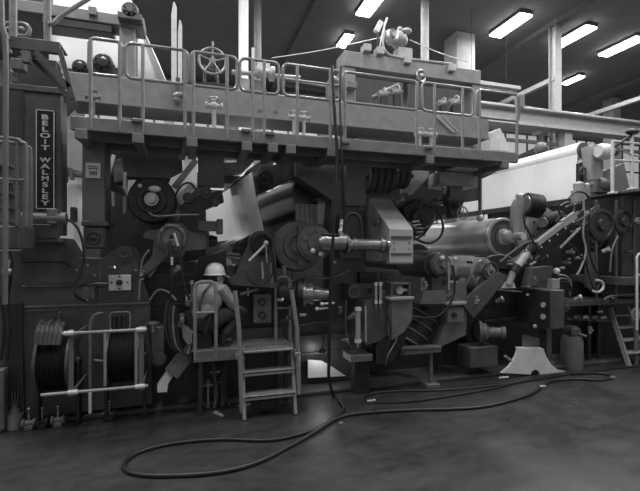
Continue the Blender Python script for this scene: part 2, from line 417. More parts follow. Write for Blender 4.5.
# =================== UPPER LEFT ===================
yt = 5.7
t = thing('upper_gantry', (X(100, yt), yt, 3.92), 'grey overhead frame above the left end of the catwalk', 'frame')
zz = Z(120, 14, yt)
MB().box(X(12, yt), X(144, yt), yt, yt + .3, zz - .14, zz + .0, .01).build('crossbeam', WALK, t)
MB().box(X(40, yt), X(112, yt), yt + .02, yt + .3, zz - .24, zz - .14, .01).build('lower_beam', DARK, t)
MB().box(X(119, yt), X(135, yt), yt + .01, yt + .3, 3.92, zz - .14, .01).build('leg', WALK, t)
MB().box(X(17, yt), X(40, yt), yt + .3, yt + .5, zz + .1, zz + .3).build('beam_block', DARK, t)
MB().box(X(89, yt), X(97, yt), yt - .05, yt, zz - .08, zz + .02).build('lug', MID, t)
yt2 = 5.6
for u, v, rp, lab in ((130, 10, 8, 'round bearing on top of the overhead frame at upper left'),):
    p = P(u, v, yt2); t = thing('roll_bearing', (p.x, p.y, p.z - .1), lab, 'bearing')
    r = L(rp, u, yt2)
    MB().lathe(p, NY, [(-.3, 0), (-.3, r), (0, r), (.02, r * .85), (.02, r * .5), (.05, r * .45), (.05, 0)], 28).bolts(p + V((0, -.02, 0)), NY, r * .68, 8).build('housing', PAINT, t)
    MB().box(p.x - r * 1.4, p.x + r * 1.4, p.y - .02, p.y + .2, p.z - r * 1.2, p.z - r * .4).build('base', PAINT, t)
for u, v, rp, lab in ((103, 63, 9.5, 'larger dark bearing on the box beam behind the leftmost guardrail'), (80, 67, 7.5, 'smaller dark bearing on the box beam, left of the larger one')):
    y = 5.6; p = P(u, v, y); t = thing('roll_bearing', (p.x, p.y, 3.92), lab, 'bearing', 'bearings on the box beam'); r = L(rp, u, y)
    MB().lathe(p, NY, [(-.25, 0), (-.25, r), (0, r), (.02, r * .8), (.02, r * .6), (.05, r * .55), (.06, 0)], 28).bolts(p + V((0, -.02, 0)), NY, r * .7, 8).build('housing', BLK, t)
    MB().box(p.x - r * 1.5, p.x + r * 1.5, p.y, p.y + .2, 3.9, p.z - r * .3).build('base', BLK, t)
    MB().sph(p + V((r * .1, -.05, r * .3)), r * .3, (1, .5, .6)).build('oil_cup', STEEL, t)
# felts at upper left
def sheet(name, near, y0, y1, label, m=FELT, th=.012, group=None, skew=0):
    # near: outline of the cloth run in the x,z plane as pixels at y0; swept back across the machine
    pts = [P(u, v, y0) for u, v in near]
    b = MB(); n = len(pts)
    nrm = []
    for i in range(n):
        d = (pts[min(i + 1, n - 1)] - pts[max(i - 1, 0)]).normalized(); nrm.append(V((d.z, 0, -d.x)) * th)
    b.prism(pts + [pts[i] + nrm[i] for i in range(n - 1, -1, -1)], (skew, y1 - y0, 0))
    return b.build(name, m, label=label, cat='felt', group=group)
sheet('press_felt', [(141, 24), (147, 38), (157, 60), (168, 84)], 5.9, 9.5, 'white felt sloping down behind the overhead frame at upper left')
MB().pp([(49, -4), (130, -4), (141, 24), (158, 60), (167, 82), (49, 78)], 6.4, .02).build('press_felt', FELT, label='flat white felt hanging behind the overhead frame at the top left', cat='felt')
# spoked handwheel
y = 5.55; p = P(212.5, 61, y); R = L(13, 212, y)
t = thing('handwheel', (p.x, p.y, 3.92), 'large spoked handwheel standing on the box beam', 'handwheel')
MB().ring(p, NY, R, .017, 40).build('rim', TUBE, t)
b = MB().cyl(p + V((0, -.03, 0)), p + V((0, .06, 0)), .04)
for k in range(5):
    a = k * 2 * PI / 5 + .3; b.tube([p, p + V((math.cos(a), 0, math.sin(a))) * R], .012)
b.build('spokes', TUBE, t)
MB().cyl(p + V((0, -.05, R)), p + V((0, -.05, R + .06)), .012).build('crank_knob', TUBE, t)
MB().cyl(p, p + V((0, .25, 0)), .03).cyl(p + V((-.09, .1, -.02)), (p.x - .1, p.y + .1, 3.9), .02).cyl(p + V((.03, .1, -.02)), (p.x + .1, p.y + .1, 3.9), .02).build('stand', PAINT, t)
MB().box(p.x - .13, p.x + .2, p.y - .0, p.y + .2, 3.92, 4.0).build('base', BLK, t)
y = 5.8
for u, v0, v1, w, lab in ((174, 2, 72, 5, 'taller pale upright plank standing behind the guardrail, left of the spoked handwheel'), (180, 20, 74, 4, 'shorter pale upright plank beside the taller one, left of the handwheel')):
    ww = L(w, u, y) / 2; x = X(u, y)
    MB().prism([(x - ww, y, 3.9), (x + ww, y, 3.9), (x + ww, y, Z(u, v0 + 5, y)), (x + ww * .3, y, Z(u, v0, y)), (x - ww * .3, y, Z(u, v0, y)), (x - ww, y, Z(u, v0 + 12, y))], (0, .05, 0)).build('upright_plank', PALE, label=lab, cat='plank', group='upright planks')
y = 5.45; t = thing('winch', (X(178, y), y, 3.6), 'small dark winch hanging on the box beam below the upright planks', 'winch')
MB().sph(P(177, 100, y), .05).lathe(P(174, 97, y), V((1, -.2, .3)), [(0, 0), (0, .04), (.06, .05), (.12, .03), (.12, 0)], 12).build('drum', MID, t)
MB().obox(P(178, 78, y), P(177, 96, y), .03, .05).build('hanger', PAINT, t)
# machinery behind rails in the middle (255-285, 55-80)
y = 5.75; t = thing('pipe_manifold', (X(262, y), y, 3.92), 'pale manifold with a horizontal pipe behind the narrow guardrail', 'manifold')
MB().cyl(P(232, 72, y), P(300, 78, y), .03).build('pipe', LIGHT, t)
MB().lathe(P(256, 72, y), PX, [(0, 0), (0, .07), (.05, .09), (.1, .06), (.17, .06), (.2, .1), (.25, .1), (.25, 0)], 20).build('coupling', LIGHT, t)
MB().bp(239, 78, 250, 92, y, .15).build('pedestal', LIGHT, t)
MB().bp(258, 62, 270, 70, y, .1).cyl(P(253, 48, y), P(253, 68, y), .018).build('valve_block', PALE, t)
MB().bp(254, 80, 262, 92, y, .1).build('leg', MID, t)
MB().cyl(P(285, 82, 5.8), P(345, 92, 5.8), .055).build('deck_pipe', DARK, label='thick dark pipe lying behind the middle-railed guardrail', cat='pipe')
MB().bp(330, 78, 340, 96, 5.5, .2).sph(P(334, 82, 5.5), .08).build('deck_pump', MID, label='round-headed grey pump left of the hoist gantry leg', cat='pump')

# =================== LEFT TOWER ===================
y = 4.9
t = thing('sign_tower', (X(36, y), y, 0), 'tall dark machine housing at the left that carries the vertical name sign', 'frame')
MB().box(X(-8, y), X(62, y), y, y + .2, 2.0, Z(40, 92, y), .012).build('housing', PAINT, t)
MB().box(X(9, y), X(63, y), y - .02, y + .2, Z(36, 92, y), Z(36, 86, y)).build('top_flange', PAINT, t)
MB().box(X(9, y), X(58, y), y - .02, y, 1.99, 2.03).build('bottom_flange', PAINT, t)
MB().pp([(56, 98), (68, 90), (72, 96), (60, 108)], y + .1, .3).build('corner_gusset', PAINT, t)
MB().box(X(-8, y), X(24, y), y - .012, y, Z(36, 140, y), Z(36, 90, y)).build('cover_plate', DARK, t)
MB().box(X(15, y), X(55, y), y + .05, y + .25, Z(36, 88, y), Z(36, 56, y)).build('upper_block', DARK, t)
ys = y - .03
s = thing('name_sign', (X(45, ys), ys, Z(45, 208, ys)), 'tall narrow black sign with pale upright lettering on the dark housing', 'sign')
x0, x1, zb, zt = X(36, ys), X(54.5, ys), Z(45, 209, ys), Z(45, 110, ys)
MB().box(x0, x1, ys, ys + .03, zb, zt, .003).build('panel', SIGN, s)
b = MB(); q = .008
for (a, c, e, f) in ((x0, x1, zt - q, zt), (x0, x1, zb, zb + q), (x0, x0 + q, zb, zt), (x1 - q, x1, zb, zt)): b.box(a, c, ys - .006, ys, e, f, 0)
b.build('border', LETTER, s)
txt = 'BELOIT WALMSLEY'; n = len(txt); step = (zt - zb - .07) / n
for i, ch in enumerate(txt):
    if ch == ' ': continue
    cu = bpy.data.curves.new('t', 'FONT'); cu.body = ch; cu.size = .076; cu.extrude = .003; cu.offset = .0022
    cu.align_x = 'CENTER'; cu.align_y = 'CENTER'
    to = bpy.data.objects.new('t', cu); COL.objects.link(to)
    bpy.context.view_layer.update()
    me = bpy.data.meshes.new_from_object(to.evaluated_get(bpy.context.evaluated_depsgraph_get()))
    bpy.data.objects.remove(to)
    w = max(v.co.x for v in me.vertices) - min(v.co.x for v in me.vertices)
    c = V(((x0 + x1) / 2, ys - .003, zt - .04 - step * (i + .5)))
    cz_ = [v.co.y for v in me.vertices]; cx_ = [v.co.x for v in me.vertices]; cz_ = (min(cz_) + max(cz_)) / 2; cx_ = (min(cx_) + max(cx_)) / 2
    k = 1.5 if ch not in 'IWM' else 1.15
    for v in me.vertices: v.co = V(((v.co.x - cx_) * k, -v.co.z, (v.co.y - cz_) * .86))
    me.materials.append(LETTER)
    o = bpy.data.objects.new('letter', me); COL.objects.link(o); o.parent = s; o.location = c - V(s['_w'])
# actuator cylinder under the sign with its hose
y = 4.72; t = thing('actuator', (X(38, y), y, Z(38, 222, y)), 'horizontal dark cylinder under the vertical name sign', 'actuator')
MB().lathe(P(17, 218, y), PX, [(0, 0), (0, .04), (.03, .055), (.36, .055), (.38, .065), (.42, .065), (.42, 0)], 20).build('barrel', MID, t)
MB().box(X(48, y), X(58, y), y - .05, y + .12, Z(53, 224, y), Z(53, 209, y)).build('end_block', MID, t)
MB().tube([P(56, 218, y), P(66, 219, y), P(76, 226, y), P(82, 240, y), P(84, 258, y), P(80, 275, y), P(75, 285, y), P(76, 296, y), P(86, 301, y + .2)], .013, smooth=5).build('actuator_hose', BLK, label='black hose looping from the cylinder under the name sign to a junction box', cat='hose')
MB().bp(20, 224, 56, 238, 4.8, .15).bp(28, 238, 60, 242, 4.85, .15).build('tower_ledge', MID, label='pale ledge block under the horizontal cylinder and name sign', cat='block')
# left stair landing
y = 4.25
zl = Z(15, 226, y)
t = thing('stair_landing', (X(5, y), y, zl), 'small stair landing with curved rails at the left edge', 'landing')
MB().box(X(-30, y), X(19, y), y, y + .4, zl - .2, zl, .01).build('platform', PAINT, t)
for du, dy in ((0, 0), (4, .16)):
    yy = y + dy; 
    zt_, zm_ = Z(15, 139, y), Z(15, 180, y)
    xr = X(26, y) - dy * .1; xl = X(-30, y)
    MB().tube([(xl, yy, zt_), (xr - .1, yy, zt_), (xr - .03, yy, zt_ - .03), (xr, yy, zt_ - .1), (xr, yy, zl)], .018, smooth=3).build('rail', MID, t)
    MB().tube([(xl, yy, zm_), (xr, yy, zm_)], .016).cyl((X(17, y), yy, zl), (X(17, y), yy, zt_), .015).build('middle_rail', MID, t)
y = 4.1
MB().tube([(X(5, y), y, 1.4), (X(6, y), y, Z(6, 60, y)), (X(5, y), y, Z(6, 36, y)), (X(2, y), y, Z(6, 26, y)), (X(1, y), y, Z(6, -10, y))], .022).build('stair_pole', MID, label='tall vertical tube at the left edge in front of the stair landing', cat='pole')
b = MB()
for k in range(6): b.obox((X(-12, 4.6), 4.55, Z(0, 165 + k * 14, 4.5)), (X(16, 4.6), 4.55, Z(0, 165 + k * 14, 4.5)), .2, .025)
b.obox(P(-2, 150, 4.62), P(20, 230, 4.62), .02, .08)
b.build('stair_flight', MID, label='steps rising behind the curved rails at the left edge', cat='stairs')
# upper left little platform
y = 4.35
zp = Z(35, 50, y); t = thing('upper_platform', (X(35, y), y, zp), 'small braced platform high at the left above the name sign', 'platform')
MB().box(X(9, y), X(60, y), y, y + .04, Z(35, 51, y), Z(35, 38.5, y)).box(X(9, y), X(60, y), y + .04, y + .25, Z(35, 41, y), Z(35, 39, y)).build('fascia', PAINT, t)
each([MB().obox(P(36, 52, y), P(69, 88, y), .04, .05), MB().obox(P(60, 50, y), P(73, 99, y), .04, .04), MB().obox(P(28, 54, y + .2), P(69, 97, y + .2), .04, .04)], 'brace', PAINT, t)
each([MB().bp(21, 50, 30, 62, y, .06), MB().bp(10, 58, 24, 69, y + .3, .1)], 'bracket', MID, t)
for us in ((10.5, 14), (45, 48.5)):
    b = MB()
    for u in us: b.cyl((X(u, y), y + .02, Z(35, 39, y)), (X(u, y), y + .02, Z(35, -20, y)), .018)
    b.build('rail_post', TUBE, t)
MB().tube([P(48, 24, y), P(54, 23, y), P(60, 17, y), P(88, -1, y), P(100, -8, y)], .02, smooth=3).build('hand_rail', TUBE, t)
MB().tube([P(1, 5, y), P(2, 25, y), P(9, 40, y)], .016, smooth=2).build('side_rail', TUBE, t)
b = MB()
for k in range(9): b.bp(10 + k * 6, 60, 14 + k * 6, 73, 5.1, .1)
b.build('grating_edge', LIGHT, label='pale slatted grating behind the small braced platform at upper left', cat='grating')
for u, v in ((10, 30), (22, 30)):
    p = P(u, v, 5.3); MB().ring(p, NY, .07, .025, 20).sph(p, .04).cyl(p, p - V((0, 0, .25)), .02).build('pipe_coil', MID, label=('leftmost' if u == 10 else 'right-hand') + ' of two small ringed fittings behind the posts at the top left corner', cat='fitting')

# pale bits of background wall hardware at left gap
MB().bp(64, 172, 82, 176, 6.5, .1).cyl(P(66, 168, 6.5), P(66, 182, 6.5), .03).cyl(P(72, 170, 6.5), P(72, 180, 6.5), .03).build('wall_fitting', MID, label='small pipe bracket in the bright gap right of the name sign', cat='bracket')
MB().bp(70, 207, 76, 222, 6.5, .1).build('wall_box', DARK, label='little dark box in the bright gap right of the name sign', cat='box')
MB().prism([P(62, 100, 6.6), P(83, 100, 6.6), P(83, 172, 6.6), P(62, 165, 6.6)], (0, .1, 0)).build('back_housing', LIGHT, label='pale plate in the gap between the name sign housing and the placard column', cat='plate')
MB().box(X(60, 6.7), X(83, 6.7), 6.7, 6.72, Z(72, 258, 6.7), Z(72, 172, 6.7), 0).build('press_felt', FELT, label='strip of white felt in the gap right of the name sign, below the pale plate', cat='felt')

# placard column
y = 5.0
t = thing('placard_column', (X(93, y), y, 1.4), 'square grey column with a small pale placard below the catwalk', 'column')
MB().bp(82, 128, 105, 222, y, .35, .01).build('post', MID, t)
MB().bp(81, 221, 108, 226, y - .02, .4).bp(84, 226, 105, 249, y, .35, .02).build('foot_block', PAINT, t)
p = P(94, 238, y); MB().ring(p, NY, .06, .012).sph(p, .03).build('cap', DARK, t)
s = thing('placard', P(92.5, 178, y - .01), 'small pale placard on the grey column right of the name sign', 'placard')
MB().bp(85.5, 163, 100.5, 178, y - .012, .01, 0).build('plate', PALE, s)
b = MB()
for v in (166, 168.2): b.bp(88, v, 98, v + .8, y - .015, .003, 0)
for k in range(5): b.bp(89.5 + k * 1.6, 171, 90.4 + k * 1.6, 175, y - .015, .003, 0)
b.build('lettering_marks', DARK, s)

# =================== BASE FRAME, LEFT ===================
y = 5.16
t = thing('base_frame', (X(80, y), y, 0), 'large dark painted base frame filling the lower left', 'frame')
MB().pp([(22, 238), (62, 238), (75, 258), (101, 259), (120, 246), (131, 247), (137, 262), (150, 300), (152, 404), (13, 420)], y, .5).build('side_plate', PAINT, t)
MB().bp(-4, 250, 22, 420, y + .02, .5).build('end_plate', PAINT, t)
p = P(124.5, 254, y); r = L(7.5, 124, y)
MB().lathe(p, NY, [(0, r), (.03, r), (.03, r * .7), (.05, r * .6), (.05, r * .35), (.03, r * .3), (.03, 0)], 24).build('boss', PAINT, t)
b = MB()
for u0, v0, u1, v1 in ((22, 284.5, 104, 286.5), (24, 304, 150, 306), (22, 310, 60, 311)): b.bp(u0, v0, u1, v1, y - .02, .02, .003)
b.bp(58, 306, 59.5, 325, y - .02, .02).bp(99, 262, 100.5, 305, y - .015, .015)
b.build('seam_strip', MID, t)
b = MB()
for u, v in ((15, 325), (77, 270), (88, 265), (95, 275), (60, 312), (136, 270), (115, 268)): p = P(u, v, y); b.cyl(p, p + NY * .02, .014, seg=6)
b.build('bolt', LIGHT, t)
MB().prism([P(5, 305, y - .03), P(22, 303, y - .03), P(24, 415, y - .03), P(4, 418, y - .03)], (0, .1, 0)).build('corner_column', DARK, label='dark corner column at lower left beside the bucket', cat='column')
MB().bp(-4, 370, 4, 430, 5.0, .1).build('pale_post', MID, label='pale upright edge at the lower left corner', cat='post')
# vertical pipes/hoses at the left edge
for k, (u, lab) in enumerate(((3, 'outermost'), (9, 'inner'))):
    MB().tube([P(u, 252, 5.0), P(u + 3, 265, 4.95), P(u + 1, 282, 4.95), P(u - 1, 300, 4.98), P(u + 1, 330, 5.0), P(u - 2, 360, 5)], .016, smooth=4).build('left_hose', BLK, label=lab + ' of two black hoses hanging at the left edge', cat='hose')
p = P(3, 272, 4.92); MB().cyl(p, p + V((.08, 0, 0)), .035).cyl(p + V((.02, 0, -.22)), p + V((.06, 0, .12)), .012).build('hose_coupling', STEEL, label='shiny coupling on the hoses at the left edge', cat='coupling')
# switch plate
y = 5.06; t = thing('switch_plate', P(119.5, 290, y), 'pale square switch panel with a dark knob on the base frame', 'switch')
MB().bp(108.5, 275, 131, 290.5, y, .04, .004).build('plate', PALE, t)
p = P(119.5, 282.5, y); MB().cyl(p, p + NY * .03, .035, seg=6).cyl(p, p + NY * .045, .02).build('knob', BLK, t)
b = MB()
for du, dv in ((0, -6), (0, 6), (-8, 0), (8, 0)): b.bp(118.5 + du, 281.7 + dv, 120.5 + du, 283.3 + dv, y - .004, .004, 0)
b.build('marks', BLK, t)
t = thing('junction_box', P(87, 300, 5.0), 'small dark junction box hung by conduits left of the pale switch panel', 'junction box')
MB().bp(83, 287, 94, 299, 5.02, .08).build('box', MID, t)
MB().bp(85, 289, 92, 297, 5.01, .01).build('lid', PAINT, t)
p = P(87, 301, 5.04); MB().cyl(p, p + V((0, 0, .06)), .014).build('gland', STEEL, t)
for k, vv in enumerate((281, 283.2, 285.5)):
    MB().tube([P(25 if k else 60, 286, 5.05), P(80, 285, 5.03), P(95, vv, 5.0), P(109, vv, 5.02)], .01, smooth=3).build('conduit', STEEL if k == 1 else BLK, label=('upper', 'middle', 'lower')[k] + ' of three thin conduits running into the pale switch panel', cat='conduit')

# cable drums behind the guard frame
def drum(u0, u1, v0, v1, y, label):
    x0, x1 = X(u0, y), X(u1, y); um = (u0 + u1) / 2
    zt, zb = Z(um, v0, y + .25), Z(um, v1, y + .25); R = (zt - zb) / 2; c = V((x0, y + R, (zt + zb) / 2))
    t = thing('rope_drum', ((x0 + x1) / 2, y + R, 0), label, 'drum', 'dark drums behind the low guard frame')
    for xx in (x0, x1 - .025): MB().lathe((xx, c.y, c.z), PX, [(0, 0), (0, R), (.025, R), (.025, 0)], 40).build('flange', PAINT, t)
    w = x1 - x0; n = 9; pr = [(.025, R * .8)]
    for k in range(n):
        a = .025 + (w - .05) * k / n; pr += [(a, R * .86), (a + (w - .05) / n * .5, R * .92), (a + (w - .05) / n * .95, R * .86)]
    pr += [(w - .025, R * .8)]
    MB().lathe(c, PX, pr, 40).build('winding', RUB, t)
    MB().cyl((x0 - .05, c.y, c.z), (x1 + .05, c.y, c.z), .04).build('axle', BLK, t)
    for xx in (x0 - .04, x1 + .02): MB().box(xx, xx + .03, c.y - .06, c.y + .06, 0.04, c.z).build('stand', BLK, t)
drum(31, 67, 333, 394, 4.72, 'left dark drum behind the low guard frame')
drum(104, 138, 330, 385, 4.72, 'right dark drum behind the low guard frame')
b = MB(); y = 4.78
for k in range(6):
    b.tube([P(36 + k * 4.4, 345, y), P(38 + k * 4.6, 330, y + .05), P(43 + k * 4, 321 + (k % 2) * 2, y + .2)], .024, smooth=4)
b.build('folded_hose_pack', PAINT, label='bundle of short thick hoses lying over the left dark drum', cat='hoses')
t = thing('hose_rack', (X(118, 4.95), 4.95, 1.0), 'small rack of upright dark cylinders above the right drum', 'rack')
for k in range(3): p = P(114 + k * 5, 326, 4.95); MB().cyl(p - V((0, 0, .08)), p + V((0, 0, .1)), .024).sph(p + V((0, 0, .1)), .024).build('cylinder', BLK, t)
MB().tube(rloop(X(110, 4.93), X(130, 4.93), Z(120, 312, 4.93), Z(120, 330, 4.93), 4.93, .03), .008, closed=True).build('frame', STEEL, t)
# guard frame with tubes
y = 4.5
t = thing('low_guard_frame', (X(104, y), y, 0), 'low tubular guard frame with two flat posts at lower left', 'guard frame')
zt, zb = Z(105, 331.5, y), Z(105, 389.5, y)
MB().cyl((X(62, y), y, zt), (X(147, y), y, zt), .015).build('top_tube', LIGHT, t)
MB().cyl((X(41, y), y, zb), (X(148, y), y, zb), .015).build('bottom_tube', LIGHT, t)
for u in (70.5, 141): MB().box(X(u - 2.4, y), X(u + 2.4, y), y + .01, y + .04, zb - .05, zt + .03).build('post', MID, t)
for u, z in ((69, zt), (141, zt), (73, zb), (140, zb)):
    MB().cyl((X(u - 5, y), y, z), (X(u + 5, y), y, z), .024).build('clamp', PALE, t)
for u in (70.5, 141):
    for z in (zt - .06, zb - .03): MB().box(X(u - 1, y), X(u + 1, y), y + .04, 5.17, z, z + .03).build('stay', MID, t)
y = 4.75
MB().tube([P(90.5, 412, y), P(90, 335, y), P(91, 322, y), P(95, 315, y), P(103, 313, y)], .015, smooth=4).build('bent_pipe', MID, label='thin pipe rising from the floor and bending right between the two drums', cat='pipe')
MB().tube([P(94, 360, 4.8), P(103, 361, 4.8)], .012).build('stub_pipe', STEEL, label='short horizontal stub pipe between the two drums', cat='pipe')
for u, lab in ((105, 'left'), (136, 'right')): MB().cyl(P(u, 330, 4.66), P(u, 386, 4.66), .014).build('drum_guard_bar', LIGHT, label=lab + ' pale upright bar in front of the right drum', cat='bar')
MB().cyl(P(90, 393, 4.6), P(90, 413, 4.6), .014).build('floor_stub', PALE, label='short pale pipe stub standing by the bent pipe near the floor', cat='pipe')
for i, (u, v, lab) in enumerate(((29, 412, 'leftmost floor fitting beside the bucket'), (42, 411, 'round floor fitting under the left drum'), (58, 409, 'pale handled floor fitting under the left drum'), (109, 401, 'floor fitting under the right drum'))):
    p = P(u, v, 5.02); p.z = .07; t = thing('floor_valve', (p.x, p.y, 0), lab, 'valve', 'fittings on the floor under the drums')
    MB().lathe(p - V((.06, 0, 0)), PX, [(0, 0), (0, .045), (.02, .045), (.03, .03), (.09, .03), (.1, .045), (.12, .045), (.12, 0)], 16).box(p.x - .04, p.x + .04, p.y - .03, p.y + .03, .0, .05).build('body', BLK if i % 2 else MID, t)
    MB().cyl(p, p + V((0, 0, .14)), .012).sph(p + V((0, 0, .14)), .022).build('handle', STEEL, t)
# bucket
pb = PZ(15, 428, 0); t = thing('bucket', pb, 'small pale bucket with an upright handle on the floor at lower left', 'bucket')
MB().lathe(pb, UP, [(0, 0), (0, .065), (.15, .075), (.155, .078), (.155, .066), (.02, .06), (.02, 0)], 28).build('pail', LIGHT, t)
MB().lathe(pb + V((0, 0, .12)), UP, [(0, .06), (.06, .05), (.1, .02), (.12, .012)], 20).build('funnel', MID, t)
b = MB()
for a in (-.03, 0, .03): b.cyl(pb + V((a * .5, 0, .2)), pb + V((a, 0, .38)), .006)
b.build('handle', MID, t)

# =================== LEFT PRESS SECTION ===================
# dark upper housing between placard column and sheet
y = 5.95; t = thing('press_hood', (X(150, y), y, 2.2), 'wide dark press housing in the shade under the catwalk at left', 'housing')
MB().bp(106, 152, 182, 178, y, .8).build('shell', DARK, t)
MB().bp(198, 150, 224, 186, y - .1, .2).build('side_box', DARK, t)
def end_roll(u, v, rp, y, length, label, cat='roll', name='press_roll', shell=PAINT, cap=PAINT, hub=STEEL, group=None, journal=.12, prof=None, ylen0=.0):
    p = P(u, v, y); r = L(rp, u, y); t = thing(name, (p.x, p.y, p.z - r), label, cat, group)
    MB().lathe(p, -NY, [(.03, 0), (.03, r * .96), (.05, r), (length, r), (length, 0)], 48).build('shell', shell, t)
    MB().lathe(p, NY, prof or [(-.03, r * .97), (0, r * .97), (.02, r * .9), (.02, r * .62), (.05, r * .58), (.05, r * .4), (.03, r * .38), (.03, 0)], 40).bolts(p + NY * .018, NY, r * .76, 10, .013).build('end_plate', cap, t)
    MB().lathe(p + NY * .02, NY, [(0, r * .3), (journal * .5, r * .28), (journal * .5, r * .2), (journal, r * .18), (journal, 0)], 24).build('journal', hub, t)
    return t, p, r
t, p, r = end_roll(152, 200, 23.5, 5.0, 4.5, 'large dark roll end with a bright centre below the catwalk at left', shell=BLK, cap=BLK)
MB().sph(p + V((.03, -.05, r * .45)), r * .2, (1.3, .6, .7)).sph(p + V((-.12, -.04, r * .55)), r * .1).build('grease_block', PALE, t)
MB().tube([p + V((-.02, -.1, -.15)), p + V((.06, -.14, -.19)), p + V((.3, -.14, -.17)), p + V((.5, -.1, -.16))], .012, smooth=4).build('grease_pipe', MID, t)
# felt slivers seen past the frames, and white strips painted as bright gaps
def quad(name, uv, y, label, m=FELT, cat='felt', d=.02, group=None): return MB().pp(uv, y, d).build(name, m, label=label, cat=cat, group=group)
quad('press_felt', [(184, 140), (197, 150), (197, 187), (181, 205), (166, 190), (171, 178), (183, 172)], 5.85, 'white stepped felt edge showing right of the large dark roll end')
quad('bright_gap_strip', [(112, 154), (115, 155), (109, 176), (106, 175)], 5.5, 'slanting white strip painted as a bright gap just right of the placard column', WHITE, 'slat', .05)
quad('bright_gap_strip', [(123, 172), (126, 172), (126, 213), (123, 213)], 5.5, 'upright white strip painted as a bright gap left of the large dark roll end', WHITE, 'slat', .05)
quad('press_felt', [(128, 180), (136, 180), (127, 196)], 5.8, 'small white triangle of felt left of the large dark roll end')
quad('bright_gap_strip', [(104, 188), (108, 188), (108, 203), (105, 200)], 5.6, 'short white strip painted as a bright gap low beside the placard column', WHITE, 'slat', .05)
quad('bright_gap_strip', [(111, 190), (114, 190), (114, 206), (112, 206)], 5.6, 'second short white strip painted as a bright gap beside the placard column', WHITE, 'slat', .05)
quad('bracket_plate', [(104, 176), (124, 190), (126, 196), (104, 188)], 5.45, 'dark bracket plate between the placard column and the roll end', DARK, 'bracket', .1)
quad('bracket_plate', [(113, 160), (121, 158), (124, 180), (114, 182)], 5.7, 'grey plate behind the white strips left of the large roll end', MID, 'plate', .1)
MB().obox(P(196, 160, 5.6), P(174, 188, 5.6), .06, .07).build('diagonal_link', MID, label='grey diagonal link crossing the white stepped felt', cat='link')
MB().obox(P(194, 184, 5.5), P(177, 203, 5.5), .05, .09).build('pale_link', PALE, label='pale short link below the diagonal one, right of the large dark roll end', cat='link')
MB().tube([P(174, 198, 5.4), P(181, 186, 5.4), P(190, 183, 5.4), P(196, 190, 5.4)], .012, smooth=4).build('loop_cable', BLK, label='black cable arching over the pale short link', cat='cable')
MB().obox(P(187, 138, 4.75), P(182, 157, 5.4), .06, .08).build('catwalk_prop', LIGHT, label='short pale prop under the catwalk above the stepped felt', cat='prop')
MB().bp(100, 170, 206, 275, 7.2, .05).build('darkening_plate', DARK, label='dark plate added to darken the gap far behind the large dark roll end at left', cat='plate')  # added plate, keeps the background behind the roll dark
# cross shaft blocks right of big roll
y = 5.2; t = thing('linkage', (X(198, y), y, 1.9), 'dark knobbly linkage right of the large roll end', 'linkage')
MB().pp([(178, 207), (196, 196), (222, 190), (224, 202), (204, 210), (180, 214)], y, .12).build('casting', DARK, t)
for u, v, rr in ((188, 198, .06), (206, 193, .07), (215, 203, .05)): p = P(u, v, y); MB().lathe(p, NY, [(0, rr), (.05, rr), (.05, rr * .6), (.08, rr * .5), (.08, 0)], 20).build('pin', PAINT, t)
# second bearing
y = 5.0; 
t = thing('swing_arm', (X(168, y), y, 1.6), 'grey swing arm casting around the round bearing above the hoses at left', 'swing arm')
MB().pp([(146, 231), (160, 229), (166, 223), (182, 223), (190, 232), (206, 233), (206, 249), (186, 251), (182, 257), (164, 258), (150, 278), (140, 270), (152, 256), (154, 240), (143, 237)], y, .3).build('casting', PAINT, t)
MB().pp([(206, 232), (209, 235), (209, 248), (206, 250)], y, .25).build('flange', DARK, t)
p = P(172, 238, y); r = L(14, 172, y)
MB().lathe(p, NY, [(0, r), (.04, r), (.06, r * .8), (.04, r * .75), (.04, r * .6), (.07, r * .58), (.07, r * .2), (.02, 0)], 36).bolts(p + NY * .05, NY, r * .88, 8, .01).build('bearing_cap', MID, t)
p = P(212, 241, y + .1); MB().lathe(p - V((.06, 0, 0)), PX, [(0, 0), (0, .06), (.05, .07), (.09, .06), (.12, .05), (.12, 0)], 20).build('motor', BLK, t)
MB().bp(198, 221, 222, 231, 4.95, .12).bp(217, 219, 223, 234, 4.93, .16).build('clamp_bar', PAINT, label='short dark clamp bar in front of the white felt sheet', cat='bar')
MB().tube([P(174, 236, 4.9), P(178, 244, 4.85), P(181, 262, 4.85), P(184, 285, 4.88), P(190, 300, 4.9)], .014, smooth=5).build('bearing_hose', BLK, label='black hose hanging from the round bearing, rightmost of its bunch', cat='hose')
MB().tube([P(170, 240, 4.9), P(171, 252, 4.86), P(172, 275, 4.86), P(170, 300, 4.9)], .012, smooth=5).build('bearing_hose', BLK, label='black hose hanging straight from the round bearing, middle of its bunch', cat='hose')
MB().tube([P(168, 242, 4.9), P(166, 256, 4.86), P(150, 272, 4.86), P(140, 278, 4.9)], .012, smooth=5).build('bearing_hose', BLK, label='black hose curving left from the round bearing', cat='hose')
MB().cyl(P(174, 233, 4.84), P(178, 246, 4.84), .013).build('hose_end', PALE, label='bright hose end in the centre of the round bearing', cat='fitting')
MB().cyl(P(172, 257, 4.83), P(172, 265, 4.83), .013).build('hose_end', PALE, label='bright hose fitting hanging below the round bearing', cat='fitting')
